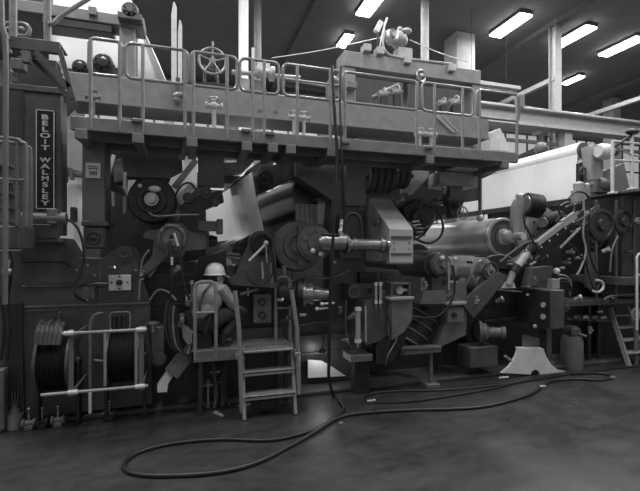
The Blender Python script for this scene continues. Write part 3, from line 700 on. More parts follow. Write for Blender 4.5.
# shaded lower frame, left centre
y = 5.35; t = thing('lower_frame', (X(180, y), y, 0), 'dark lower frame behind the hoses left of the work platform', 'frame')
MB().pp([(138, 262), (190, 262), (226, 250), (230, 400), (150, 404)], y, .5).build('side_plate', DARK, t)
MB().bp(150, 274, 190, 276.5, y - .02, .02).bp(150, 283, 190, 285, y - .02, .02).bp(150, 303, 215, 304.5, y - .02, .02).build('ribs', PAINT, t)
t = thing('gear_case', (X(157, 5.1), 5.1, .6), 'grey gear case with a round cover at the lower left of the chute', 'gear case')
MB().bp(151, 327, 164, 357, 5.1, .25).build('case', MID, t); p = P(159, 358, 5.08); MB().lathe(p, NY, [(0, .08), (.03, .08), (.04, .05), (.04, 0)], 24).bolts(p + NY * .02, NY, .065, 8, .007).build('cover', PAINT, t)
p = P(153, 323, 5.0); MB().ring(p, UP, .06, .012).cyl(p - V((0, 0, .1)), p, .03).build('oil_cup', STEEL, label='shiny ringed oil cup above the gear case', cat='cup')
t = thing('chute', (X(172, 4.95), 4.95, .3), 'slanting grey chute with a bright white mouth left of the work platform', 'chute')
MB().obox(P(188, 352, 5.0), P(171, 374, 4.95), .16, .13).build('duct', MID, t)
MB().pp([(167.5, 371), (172.5, 377), (168, 384), (167, 392), (157.5, 392.5), (157, 386), (161, 381)], 4.93, .14).build('mouth', WHITE, t)
for k in range(4):
    MB().tube([P(168 + k * 3, 300 + k * 3, 4.88 - k * .02), P(165 + k * 4, 325, 4.84), P(170 + k * 3, 345, 4.84), P(182 + k * 2, 352 + k, 4.86), P(188 + k, 345, 4.9)], .015, smooth=5).build('drooping_hose', BLK if k != 2 else MID, label=('black hose drooping left of the work platform, outermost of four', 'black hose drooping left of the work platform, second of four', 'paler grey hose drooping left of the work platform', 'black hose drooping left of the work platform, innermost of four')[k], cat='hose')
MB().pp([(181, 322), (194, 332), (197, 340), (188, 345), (183, 338)], 5.0, .04).build('torn_cover', LIGHT, label='pale crumpled cover among the drooping hoses', cat='cover')

# =================== FELT SHEET AND ROLLS ===================
y0 = 5.45
sheet('press_felt', [(252.5, 172), (256, 196), (265, 236)], y0, 10.0, 'broad white felt sheet running down behind the hard-hatted worker', skew=-.45)
p = P(262, 178, y0); r = L(9, 262, y0)
t = thing('felt_roll', (p.x, p.y, p.z - r), 'dark roll carrying the top of the broad white felt sheet', 'roll')
MB().cyl(p + V((.04, 0, 0)), p + V((.04, 3.0, 0)), r, seg=36).build('shell', BLK, t)
MB().lathe(p + V((.04, 0, 0)), NY, [(0, r * .9), (.03, r * .8), (.03, r * .4), (.12, r * .35), (.12, 0)], 24).bolts(p + V((.04, -.02, 0)), NY, r * .6, 6, .01).build('journal', BLK, t)
MB().pp([(253, 180), (262, 167), (300, 160), (300, 174), (276, 186), (262, 192)], y0 + .12, .3).build('bearing_bracket', BLK, t)
quad('guide_duct', [(223, 163), (240, 162), (256, 150), (257, 158), (244, 171), (224, 174)], 6.2, 'pale bent guide duct above the broad white felt sheet', LIGHT, 'duct', .3)
MB().box(X(224, 6.4), X(252, 6.4), 6.4, 6.9, Z(238, 184, 6.4), Z(238, 176, 6.4)).build('duct_lip', MID, label='grey ledge beneath the pale bent guide duct', cat='ledge')
MB().bp(224, 150, 236, 155, 6.3, .2).build('pale_block', PALE, label='small pale block between catwalk and bent guide duct', cat='block')
sheet('press_felt', [(247, 170), (258, 162), (276, 160)], 6.0, 9.5, 'upper lip of white felt turning over the dark felt roll')
# wire mesh belt (dark), lit from behind
y1 = 5.8; c = P(316, 196, y1 + .1); b = MB()
b.lathe(c, V((-.08, 1, 0)), [(0, 0), (0, L(25, 316, y1)), (2.6, L(25, 316, y1)), (2.6, 0)], 48)
b.build('wire_belt', WIRE, label='dark shiny wire belt curving away behind the white felt sheet', cat='belt')
MB().obox(P(322, 200, 5.7), P(322, 200, 5.7) + V((0, 4.5, 0)), .14, .05).build('save_all_lip', MID, label='slanting ledge under the dark shiny wire belt', cat='ledge')
for (u0, v0, u1, v1, lab) in ((257, 193, 268, 186, 'white strip painted as a bright gap between white felt sheet and dark wire belt'), (278, 183, 292, 180, 'left white strip painted as a bright slot above the dark wire belt'), (297, 189, 312, 184, 'right white strip painted as a bright slot above the dark wire belt')):
    MB().obox(P(u0, v0, 6.3), P(u1, v1, 6.0), .08, .06).build('bright_gap_strip', WHITE, label=lab, cat='slat')  # white strips stand for daylight showing through the gaps
y = 5.82; t = thing('slatted_panel', (X(308, y), y, 1.9), 'pale vertically slatted panel beside the big bearing', 'panel')
b = MB()
for k in range(6): b.box(X(296 + k * 4.6, y), X(300 + k * 4.6, y), y, y + .03, Z(308, 236, y), Z(308, 204, y), .004)
b.build('slats', LIGHT, t)
quad('bright_background_sheet', [(318, 198), (331, 198), (331, 224), (318, 224)], 5.8, 'white sheet painted as the bright background behind the slatted panel', WHITE, 'sheet')  # white paint stands for the bright background showing through here
# shiny roll
t, p, r = end_roll(255, 249, 15, 5.3, 4.6, 'shiny steel roll running back under the white felt sheet', shell=CHROME, cap=BLK)
p2 = P(238, 270, 5.5); MB().cyl(p2, p2 + V((0, 4.2, 0)), .07, seg=28).build('thin_roll', CHROME, label='thin shiny roll below the steel roll, behind the hard hat', cat='roll')
p2 = P(228, 262, 5.5); MB().cyl(p2, p2 + V((0, 4.2, 0)), .045, seg=28).build('thin_roll', STEEL, label='thinnest dull roll, left of the other thin roll behind the hard hat', cat='roll')
# bearing stand centre
y = 5.1; t = thing('bearing_stand', (X(257, y), y, 1.1), 'flared dark bearing stand at the end of the shiny steel roll', 'bearing')
c = P(261.5, 244, y); r = L(13.5, 261, y)
arc = [c + V((math.cos(math.radians(a)) * r, 0, math.sin(math.radians(a)) * r)) for a in range(-10, 196, 15)]
MB().prism(arc + [P(240, 262, y), P(236, 274, y), P(229, 279, y), P(232, 285, y), P(276, 288, y), P(276, 262, y)], (0, .12, 0)).build('casting', PAINT, t)
MB().lathe(c, NY, [(0, r * .85), (.03, r * .85), (.05, r * .65), (.02, r * .6), (.02, 0)], 32).bolts(c + NY * .03, NY, r * .74, 8, .01).build('cap', BLK, t)
MB().cyl(P(249, 261, 4.97), P(266, 244, 4.97), .016).sph(P(266, 243, 4.97), .03).build('lever', PALE, t)
for i, (u, v0, v1) in enumerate(((262, 262, 279), (266, 246, 263), (271, 263, 283))): MB().cyl(P(u, v0, 4.95), P(u + 1, v1, 4.95), .012).build('fitting', STEEL if i else LIGHT, t)
MB().tube([P(268, 246, 4.95), P(272, 258, 4.92), P(272, 275, 4.92), P(262, 284, 4.92), P(250, 281, 4.92), P(246, 270, 4.95)], .013, smooth=5).build('bearing_hose', BLK, label='black hose looping below the flared bearing stand', cat='hose')
MB().tube([P(276, 232, 4.95), P(273, 250, 4.9), P(275, 270, 4.93), P(276, 282, 4.96)], .014, smooth=5).build('bearing_hose', BLK, label='black hose hanging right of the flared bearing stand', cat='hose')
MB().obox(P(240, 294, 5.15), P(258, 289, 5.15), .04, .03).build('linkage_bar', MID, label='thin grey bar in front of the worker beneath the bearing stand', cat='bar')
# gauge panel
y = 5.25; t = thing('gauge_panel', P(262, 323, y), 'grey panel with two round dark gauges behind the platform', 'gauge panel')
MB().bp(253.5, 294, 271.5, 323, y, .12).build('plate', MID, t)
for v in (302, 315):
    p = P(262, v, y); g_ = MB().lathe(p, NY, [(0, .045), (.03, .045), (.03, .036), (.02, .036), (.02, 0)], 24).build('gauge', BLK, t)
    MB().cyl(p + NY * .02, p + NY * .024, .03).build('dial', PAINT, g_)
b = MB()
for u in (255, 270):
    for v in (296, 309, 321): p = P(u, v, y); b.cyl(p, p + NY * .01, .008, seg=6)
b.build('screws', STEEL, t)
p = P(248, 296, 5.2); MB().cyl(p, p + V((0, 0, .1)), .015).build('tap', STEEL, label='small shiny tap left of the gauge panel', cat='tap')
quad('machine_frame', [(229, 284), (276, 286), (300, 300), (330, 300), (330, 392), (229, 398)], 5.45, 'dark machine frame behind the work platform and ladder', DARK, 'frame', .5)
MB().bp(296, 352, 345, 354, 5.4, .05).bp(300, 335, 345, 336, 5.4, .05).build('frame_ribs', PAINT, label='two thin ribs low on the frame right of the ladder', cat='ribs')

# =================== CENTRE: BIG BEARING, PIPE, GUARD BOX ===================
y = 5.45; t = thing('centre_plate', (X(325, y), y, 0), 'tall flat grey side plate between the white felt and the hose sheaves', 'frame')
MB().pp([(296, 150), (347, 154), (347, 205), (365, 210), (365, 300), (350, 380), (330, 384), (330, 226), (332, 200), (296, 176)], y, .3).build('side_plate', PAINT, t)
MB().bp(346, 155, 366, 206, y - .08, .3).build('pale_pilaster', MID, t)
b = MB()
for u in (300, 306, 312):
    for v in (158, 166): p = P(u, v, y); b.cyl(p, p + NY * .01, .012, seg=6)
b.build('bolt', MID, t)
MB().bp(302, 152, 316, 161, y - .04, .04).build('name_plate', MID, t)
t, p, r = end_roll(298, 246, 26, 5.25, 3.3, 'largest round bearing with stepped flanges right of the worker', cat='bearing', name='press_roll', shell=DARK, cap=MID, journal=.1)
b = MB().box(p.x - .02, p.x + .08, p.y - .1, p.y - .02, p.z - r * .75, p.z + r * .75); b.build('clamp_strip', MID, t)
c = P(316, 243, 4.95); r2_ = L(18, 316, 4.95)
MB().lathe(c - NY * .24, NY, [(0, r2_ * .9), (.12, r2_), (.2, r2_), (.2, r2_ * .86), (.24, r2_ * .86), (.24, r2_ * .5), (.28, r2_ * .45), (.28, 0)], 40).bolts(c + NY * .0, NY, r2_ * .7, 10, .02, .03).build('flange', MID, t)
for u, v in ((313, 251), (321, 254)): MB().sph(P(u, v, 4.88), .035).build('bolt_head', PALE, t)
t = thing('steam_pipe', (X(355, 4.8), 4.8, P(0, 252, 4.8).z), 'thick shiny horizontal pipe running right from the largest bearing', 'pipe')
a, e = P(318, 241, 4.8), P(345, 242.5, 4.8); a.z = e.z = Z(330, 242, 4.8)
ln = (e - a).length
MB().lathe(a, PX, [(0, 0), (0, .05), (.04, .085), (.08, .1), (ln, .1), (ln, 0)], 32).build('sleeve', STEEL, t)
g = V((e.x, e.y, e.z - .03)); ln = X(388, 4.8) - g.x
MB().lathe(g, PX, [(0, .12), (.03, .12), (.03, .07), (.1, .07), (.1, .085), (.13, .085), (.13, .07), (ln - .12, .07), (ln - .12, .095), (ln - .08, .095), (ln - .06, .075), (ln, .07), (ln, 0)], 32).build('pipe', STEEL, t)
MB().lathe(g + V((ln, 0, 0)), PX, [(-.1, .09), (-.04, .09), (-.04, .0)], 24).build('collar', PAINT, t)
MB().tube([P(322, 234, 4.75), P(330, 235, 4.72), P(340, 235, 4.72)], .012, smooth=3).build('grease_line', BLK, t)
t = thing('pipe_valve', P(341, 238, 4.78), 'bright upright valve standing on the thick shiny pipe', 'valve')
q = P(341, 236, 4.78); MB().cyl(q, q + V((.01, 0, .2)), .022).sph(q + V((0, 0, .06)), .035).sph(q + V((.01, 0, .14)), .03).build('body', PALE, t)
MB().tube([P(343, 232, 4.8), P(344, 222, 4.8), P(350, 214, 4.8), P(357, 215, 4.8), P(361, 224, 4.8), P(362, 240, 4.8)], .024, 10, smooth=5).build('arched_hose', BLK, label='thick black hose arching above the shiny pipe', cat='hose')
quad('arch_backing', [(340, 215), (362, 215), (362, 258), (340, 258)], 5.3, 'plain grey plate behind the thick arching hose', PAINT, 'plate', .1)
# guard box, tall with sloping top
t = thing('sloping_guard_box', (X(401, 4.75), 4.75, P(401, 262, 4.75).z), 'light grey sloping-topped guard box right of the shiny pipe', 'guard box')
yf = 4.75; x0, x1 = X(389.5, yf), X(413, yf); z0 = Z(401, 262, yf); z1 = Z(401, 227, yf)
yb_ = 5.45; zb2 = P(362, 199, yb_).z
MB().prism([(x0, yf, z0), (x0, yf, z1 - .03), (x0, yf + .03, z1), (x0, yb_ - .12, zb2 - .04), (x0, yb_ - .06, zb2), (x0, yb_ + .1, zb2), (x0, yb_ + .1, z0)], (x1 - x0, 0, 0)).build('shell', GUARD, t)
b = MB()
for v0, v1 in ((236, 239), (253, 255)): b.box(x0 + .02, x1 - .02, yf - .012, yf, Z(401, v1, yf), Z(401, v0, yf))
b.build('louvre', PAINT, t)
b = MB()
for u in (394, 409):
    for v in (243, 249): p = P(u, v, yf); b.cyl(p, p + NY * .01, .008, seg=6)
b.build('screws', DARK, t)
MB().box(x0 - .03, x0 + .02, yf + .02, yb_, z0 - .03, z0 + .01).box(x0, x1, yf - .01, yf + .04, z0 - .03, z0).build('base_flange', MID, t)
MB().box(x0 - .05, x1, yb_ - .02, yb_ + .15, zb2, zb2 + .04).build('hinge_cap', PAINT, t)
# hose sheaves
y = 5.45
ring_labels = ['dark ringed sheave, first from the pale pilaster', 'dark ringed sheave, second from the pale pilaster', 'dark ringed sheave, third from the pale pilaster', 'dark ringed sheave, fourth from the pale pilaster', 'dark ringed sheave, left one of the two set apart at right', 'dark ringed sheave, rightmost of the row']
for i, u in enumerate((369, 375.5, 382, 388.5, 397, 403.5)):
    p = P(u, 178 if i < 4 else 175, y); R = L(15.5 if i < 4 else 14, u, y); t = thing('hose_sheave', (p.x, p.y, p.z - R), ring_labels[i], 'sheave', 'row of dark sheaves under the catwalk')
    MB().ring(p, PX, R - .03, .034, 40, 10).build('tyre', PAINT, t)
    MB().lathe(p - V((.02, 0, 0)), PX, [(0, R * .3), (0, R * .86), (.04, R * .86), (.04, R * .3)], 36).build('rim', LIGHT, t)
    MB().cyl(p - V((.035, 0, 0)), p + V((.035, 0, 0)), R * .32).build('hub', STEEL, t)
p = P(368, 178, y); MB().cyl(p - V((.2, 0, 0)), p + V((.7, 0, .07)), .04).build('sheave_shaft', BLK, label='shaft through the row of dark sheaves', cat='shaft')
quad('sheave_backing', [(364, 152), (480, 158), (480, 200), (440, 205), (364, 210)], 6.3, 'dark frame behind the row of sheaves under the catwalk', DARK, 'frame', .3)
# arms to the right of sheaves
quad('rocker_arm', [(406, 192), (410, 170), (424, 158), (430, 163), (428, 178), (416, 190), (410, 198)], 5.5, 'grey rocker arm right of the dark sheaves', LIGHT, 'arm', .2)
quad('rocker_arm', [(380, 205), (398, 196), (424, 194), (428, 204), (404, 210), (390, 218)], 5.4, 'low grey rocker arm behind the sloping guard box', PAINT, 'arm', .25)
t = thing('support_beam', (X(460, 5.3), 5.3, 2.2), 'pale box beam under the right end of the catwalk', 'beam')
MB().box(X(440, 5.2), X(480, 5.2), 5.2, 5.6, Z(460, 186, 5.2), Z(460, 172.5, 5.2), .01).build('beam', LIGHT, t)
MB().bp(450, 186, 463, 199, 5.3, .2).build('post', MID, t)
MB().box(X(455, 5.0), X(480, 5.0), 5.0, 5.5, Z(468, 169, 5.0), Z(468, 166.5, 5.0)).build('top_plate', PALE, t)
t = thing('gate_valve', P(456, 216, 5.25), 'dark gate valve with a small spoked handwheel above the paper roll', 'valve')
MB().bp(447, 198, 467, 201, 5.25, .2).pp([(449, 201), (464, 201), (460, 214), (454, 218), (450, 212)], 5.28, .16).build('body', PAINT, t)
p = P(455, 206, 5.26); MB().ring(p, NY, .05, .012).sph(p, .03).build('bonnet', BLK, t)
p = P(462.5, 213, 5.15); R = L(6, 462, 5.15); b = MB().ring(p, NY, R, .01, 28, 6).cyl(p, p + V((0, .15, 0)), .012)
for k in range(5): a = k * 2 * PI / 5; b.tube([p, p + V((math.cos(a), 0, math.sin(a))) * R], .007)
b.build('handwheel', LIGHT, t)
# tangle of hoses around black actuator
t = thing('hose_actuator', P(422, 225, 5.0), 'black actuator body wrapped in looping hoses right of the guard box', 'actuator')
MB().pp([(403, 208), (422, 197), (430, 204), (446, 206), (446, 214), (434, 222), (424, 236), (412, 232)], 5.15, .25).build('body', BLK, t)
p = P(422, 218, 5.05); MB().lathe(p, NY, [(-.1, .13), (0, .13), (.03, .1), (.03, .05), (.06, .05), (.06, 0)], 28).build('head', DARK, t)
for k in range(5):
    p = P(412 + k * 1.5, 222 + k * 3.5, 4.95); MB().cyl(p, p + V((.1, -.02, .01)), .014).build('coupling', LIGHT, t)
loops = [([(418, 200), (428, 205), (438, 212), (443, 225), (440, 237), (430, 243), (420, 241), (412, 236)], 'outermost black hose loop of the tangle right of the guard box'),
         ([(424, 200), (420, 210), (428, 222), (424, 234), (414, 240)], 'inner black hose of the tangle right of the guard box'),
         ([(408, 222), (416, 228), (426, 228), (434, 220), (432, 210)], 'pale hose crossing the tangle right of the guard box'),
         ([(430, 200), (434, 212), (430, 226), (422, 230)], 'black hose dropping through the tangle right of the guard box')]
for i, (uv, lab) in enumerate(loops):
    MB().tube([P(u, v, 4.92 - .02 * i) for u, v in uv], .014 if i else .017, smooth=5).build('looped_hose', BLK if i != 2 else MID, label=lab, cat='hose')
# bearing motor on pedestal
y = 4.95; t = thing('pedestal_bearing', P(437, 304, y), 'round grey bearing on a pedestal right of the guard box', 'bearing')
a = P(441, 265, y); r = L(11.5, 441, y)
MB().lathe(a, -NY, [(-.02, 0), (-.02, r * .7), (0, r), (.12, r), (.14, r * 1.15), (.5, r * 1.3), (.9, r * 1.3), (.9, 0)], 36).build('housing', PAINT, t)
MB().lathe(a, NY, [(.0, r * .8), (.03, r * .75), (.03, r * .3), (.1, r * .25), (.1, 0)], 28).bolts(a + NY * .02, NY, r * .6, 8, .01).build('cap', MID, t)
each([MB().sph(P(442, 258, y - .05), .035), MB().sph(P(455, 259, y - .08), .03)], 'grease_nipple', PALE, t)
MB().bp(432, 277, 442, 292, y + .1, .2).build('neck', PAINT, t)
MB().prism([P(420, 304, y), P(424, 291, y), P(446, 291, y), P(446, 304, y)], (0, .18, 0)).build('base', MID, t)
for u in (449, 455): MB().cyl(P(u, 262, 4.85), P(u, 290, 4.85), .014).cyl(P(u, 268, 4.85), P(u, 275, 4.85), .02).build('feed_rod', LIGHT, t)
MB().tube([P(452, 265, 4.82), P(455, 280, 4.8), P(452, 300, 4.8), P(440, 315, 4.8), P(425, 318, 4.82), P(412, 316, 4.85)], .016, smooth=5).build('drooping_hose', BLK, label='black hose drooping in a curve below the pedestal bearing', cat='hose')
p = P(418, 258, 5.6); MB().lathe(p, -NY, [(0, 0), (0, L(14, 418, 5.6)), (3.5, L(14, 418, 5.6)), (3.5, 0)], 36).build('back_roll', DARK, label='dark roll behind the pedestal bearing', cat='roll')
quad('gusset_plate', [(447, 301), (466, 278), (467, 305), (466, 335), (440, 347), (437, 345), (447, 320)], 5.05, 'light grey gusset plate right of the pedestal bearing', MID, 'plate', .12)
t = thing('limit_switch', P(456, 322, 4.98), 'small square box with a round dark knob on the gusset plate', 'switch')
MB().bp(447.5, 308, 464, 322.5, 4.98, .08).build('box', MID, t); p = P(454, 315, 4.98); MB().cyl(p, p + NY * .03, .035).build('knob', BLK, t)
MB().box(X(446, 4.95), X(467, 4.95), 4.95, 5.05, Z(456, 305, 4.95), Z(456, 302, 4.95)).build('plate_ledge', LIGHT, label='pale narrow ledge across the gusset plate', cat='ledge')
# ribbed bellows duct
t = thing('ribbed_duct', P(410, 350, 5.1), 'fat dark ribbed duct slanting down below the pedestal bearing', 'duct')
a, e = P(424, 316, 5.3), P(408, 343, 5.3)
MB().cyl(a + (a - e) * .2, e, .2, seg=28).build('duct', BLK, t)
d = (e - a).normalized()
for k in range(4): MB().ring(a + (e - a) * (k / 3.2), d, .2, .015, 36, 6).build('rib', MID, t)
t = thing('floor_beam', (X(418, 4.95), 4.95, 0), 'pale steel beam on a short leg near the floor, below the ribbed duct', 'beam')
MB().obox(P(399, 352, 4.95), P(439, 349, 4.95), .1, .06).obox(P(399, 348, 4.95), P(439, 346, 4.95), .14, .015).build('beam', MID, t)
x = X(431, 4.97); zb_ = Z(431, 351, 4.97)
MB().box(x - .02, x + .02, 4.95, 5.02, .03, zb_).build('leg', MID, t)
MB().box(x - .1, x + .1, 4.9, 5.07, .0, .06).build('foot', MID, t)
MB().tube([P(398, 322, 4.85), P(396, 340, 4.8), P(388, 355, 4.8), P(386, 364, 4.85)], .009, smooth=4).build('loose_cable', STEEL, label='thin pale cable curling beside the hopper foot', cat='cable')
MB().tube([P(393, 340, 4.8), P(402, 352, 4.8), P(407, 360, 4.82)], .012, smooth=4).build('loose_cable', BLK, label='thin black cable curling over the pale floor beam', cat='cable')
# hopper
y = 4.9; t = thing('hopper', P(392, 350, y), 'grey hopper with a curved underside and small compartment on top', 'hopper')
xx = [(364, 301), (391, 297), (393, 322), (388, 334), (378, 342), (366, 345)]
MB().pp(xx, y, .5).build('curved_body', PAINT, t)
MB().pp([(391.5, 299), (413, 298), (412, 320), (404, 332), (392, 340)], y - .12, .45).build('front_box', MID, t)
MB().pp([(390, 333), (410, 322), (404, 345), (392, 362), (376, 364), (376, 346)], y - .02, .4).build('lower_throat', BLK, t)
MB().box(X(390, y - .15), X(414, y - .15), y - .16, y + .1, Z(402, 300, y - .15), Z(402, 297, y - .15)).build('shelf', LIGHT, t)
b = MB()
for (u0, v0, u1, v1) in ((391, 283, 393, 298), (409, 283, 411, 298), (391, 283, 411, 285)): b.bp(u0, v0, u1, v1, y - .12, .2)
b.build('compartment_frame', PAINT, t)
p = P(400, 290, y - .06); MB().ring(p, NY, .04, .015).sph(p, .035).cyl(p, p + V((.1, 0, 0)), .02).build('pump', PALE, t)
MB().bp(350, 284, 391, 298, 5.1, .35).build('header_box', PAINT, label='dark horizontal header box left of the hopper', cat='box')
p = P(354, 292, 5.09); MB().ring(p, NY, .07, .012).build('cover_ring', MID, label='ring cover on the dark header box', cat='cover')
MB().bp(360, 272, 377, 284, 5.3, .1).build('dark_recess_box', SIGN, label='black square box above the header box', cat='box')
for k, (u0, u1, v0, v1, yy, lab) in enumerate(((355, 361, 309, 341, 4.85, 'longer pale upright cylinder left of the hopper'), (374.5, 377.5, 284, 302, 4.85, 'left one of two slim pale cylinders above the hopper'), (379, 382, 284, 302, 4.85, 'right one of two slim pale cylinders above the hopper'))):
    um = (u0 + u1) / 2; x = X(um, yy); r = L((u1 - u0) / 2, um, yy); zt, zb = Z(um, v0, yy), Z(um, v1, yy)
    t = thing('air_cylinder', (x, yy, zb), lab, 'cylinder', 'pale upright cylinders by the hopper')
    MB().cyl((x, yy, zb), (x, yy, zt), r * .85).build('barrel', LIGHT, t)
    each([MB().cyl((x, yy, zt - .02), (x, yy, zt + .02), r * 1.15), MB().cyl((x, yy, zb - .02), (x, yy, zb + .02), r * 1.15)], 'end_cap', PALE, t)
    MB().cyl((x, yy, zb - .08), (x, yy, zb), r * .35).build('rod', STEEL, t)
MB().cyl(P(365.5, 306, 4.84), P(366, 342, 4.84), .012).build('upright_rod', LIGHT, label='thin pale rod beside the hopper edge', cat='rod')
t = thing('pipe_stand', (X(362, 4.9), 4.9, 0), 'low pale stand foot left of the hopper throat', 'stand')
MB().bp(351, 355, 373, 362, 4.9, .3).build('plate', MID, t); MB().bp(356, 345, 362, 356, 4.95, .1).build('post', DARK, t)
MB().box(X(355, 5), X(370, 5), 5.0, 5.15, 0, Z(362, 362, 5)).build('block', BLK, t)
t = thing('shaft_coupling', P(320, 305, 5.0), 'shiny shaft coupling right of the ladder rail', 'coupling')
c = P(304, 294, 5.1); MB().lathe(c, V((1, -.35, 0)), [(0, 0), (0, .16), (.03, .16), (.03, .12), (.08, .12), (.08, .13), (.12, .13), (.12, .09), (.2, .09), (.24, .07), (.34, .06), (.34, 0)], 32).build('coupling', STEEL, t)
MB().lathe(c, V((-1, .35, 0)), [(0, 0), (0, .19), (.06, .19), (.1, .14), (.3, .14), (.3, 0)], 32).build('hub', BLK, t)
for u, v in ((322, 304), (317, 309)): MB().cyl(P(u, v, 4.85), P(u + 12, v - 1, 4.95), .014).sph(P(u, v, 4.85), .025).build('bolt', PALE, t)
MB().pp([(308, 360), (322, 361), (334, 368), (346, 376), (308, 378)], 5.36, .03).build('white_guard_sheet', WHITE, label='white sheet glowing low behind the ladder foot', cat='sheet')

# lower dark frames right of centre
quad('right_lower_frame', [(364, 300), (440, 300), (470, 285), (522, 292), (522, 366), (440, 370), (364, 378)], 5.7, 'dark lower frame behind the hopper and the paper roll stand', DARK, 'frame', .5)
MB().bp(470, 347, 498, 367, 5.05, .3).build('floor_block', PAINT, label='grey block on the floor under the low roll end', cat='block')
t, p, r = end_roll(482, 330, 22, 5.5, 1.2, 'low dark roll with a ringed shaft end, left of the control box', cat='roll', name='low_roll', shell=BLK, cap=BLK)
c = P(486, 332, 5.15); r = L(10, 486, 5.15)
MB().lathe(c, V((1, -.6, 0)), [(-.1, 0), (-.1, r * 1.1), (-.06, r * 1.1), (-.06, r * .85), (0, r * .9), (.04, r * .5), (.2, r * .5), (.22, r * .6), (.26, r * .6), (.26, 0)], 28).build('shaft_coupling', MID, t)

# =================== PAPER ROLLS AT RIGHT ===================
PAPER = mat('paper_reel', .62, .3, .45, .08, 3, stretch=(1, .2, 1))
y = 5.35; p = P(504, 237, y); r = L(19.5, 504, y)
t = thing('paper_roll', (p.x, p.y, p.z - r), 'large pale smooth roll lying across the machine at right of centre', 'roll')
MB().lathe(p, -NY, [(0, r * .86), (0, r * .97), (.02, r), (4.6, r), (4.6, 0)], 64).build('shell', PAPER, t)
MB().lathe(p + V((0, .03, 0)), NY, [(0, r * .86), (.0, r * .3)], 48).build('end_face', MID, t)
MB().ring(p + V((0, .07, 0)), NY, r * 1.0, .005, 64, 6).build('edge_band', DARK, t)
MB().lathe(p, NY, [(-.04, r * .42), (.03, r * .42), (.04, r * .3), (.12, r * .26), (.14, r * .32), (.2, r * .3), (.22, r * .2), (.4, r * .18), (.4, 0)], 32).bolts(p + NY * .02, NY, r * .36, 6, .012).build('journal', PALE, t)
y = 5.1; p = P(489, 271, y); r = L(13.5, 493, y)
t = thing('carrier_roll', (p.x, p.y, p.z - r), 'slimmer steel roll beneath the large pale roll', 'roll')
MB().cyl(p + V((0, .15, 0)), p + V((0, 4.5, 0)), r, seg=40).build('shell', PAPER, t)
MB().lathe(p + V((0, .15, 0)), NY, [(0, r * .8), (.03, r * .7), (.03, r * .4), (.2, r * .35), (.2, 0)], 24).build('journal', STEEL, t)
MB().ring(p + NY * .03, NY, r * .6, .02).sph(p + NY * .02, .05).build('bearing', PAINT, t)
y = 5.2; p = P(482, 284, y); t = thing('round_bearing', p, 'pale round bearing below the steel carrier roll', 'bearing')
r = L(9, 482, y); MB().lathe(p, NY, [(-.3, r), (0, r), (.03, r * .8), (.03, r * .5), (.07, r * .45), (.07, 0)], 28).build('housing', MID, t)
quad('inclined_bracket', [(462, 304), (478, 288), (500, 272), (508, 276), (488, 302), (474, 318)], 5.0, 'inclined grey bracket holding the small rolls', PAINT, 'bracket', .06)
# curved arm with ribbed wheel
t = thing('curved_arm', P(519, 240, 5.1), 'pale curved arm holding a dark ribbed wheel above the large roll end', 'arm')
MB().pp([(514, 206), (517, 199), (523, 197), (528, 201), (528, 216), (524, 228), (528, 240), (520, 248), (514, 236), (513, 222)], 5.1, .07).build('casting', LIGHT, t)
MB().sph(P(519, 196, 5.15), .05).build('cap', PALE, t)
c = P(529, 205, 5.1); R = L(12, 529, 5.1); ax = V((1, -.15, -.12))
MB().lathe(c - ax * .06, ax, [(0, 0), (0, R * .8)] + [(.03 * k + d, R * q) for k in range(8) for d, q in ((.0, .92), (.012, 1.0), (.022, .92))] + [(.25, R * .8), (.26, R * .5), (.26, 0)], 36).build('ribbed_wheel', BLK, t)
MB().lathe(c - ax * .075, ax, [(0, 0), (0, R * .75), (.02, R * .78), (.02, 0)], 32).build('wheel_face', STEEL, t)
MB().tube([P(524, 214, 4.98), P(525, 225, 4.95), P(530, 234, 4.95), P(534, 244, 4.95), P(540, 250, 5.0)], .016, smooth=5).build('arm_hose', BLK, label='black hose running down the pale curved arm', cat='hose')
quad('perforated_plate', [(529, 216), (546, 207), (556, 214), (548, 238), (532, 246), (527, 232)], 5.3, 'pale plate with dark holes behind the curved arm', LIGHT, 'plate', .05)
b = MB()
for u, v in ((534, 222), (538, 229), (533, 236), (545, 210)): p = P(u, v, 5.3); b.cyl(p, p + NY * .006, .02, seg=12)
b.build('hole_plugs', BLK, label='dark plugs in the pale plate behind the curved arm', cat='plugs')
t = thing('bellows', P(549, 228, 5.2), 'dark ribbed bellows right of the curved arm', 'bellows')
a, e = P(543, 222, 5.15), P(560, 217, 5.25); d = e - a; ln = d.length; R = L(7.5, 550, 5.2)
MB().lathe(a, d, [(0, 0)] + [(ln * k / 7 + q * ln / 7, R * w) for k in range(7) for q, w in ((0, .8), (.5, 1.0))] + [(ln, R * .8), (ln, 0)], 28).build('folds', BLK, t)
MB().cyl(a - d.normalized() * .03, a, R * .7).build('end_disc', LIGHT, t)
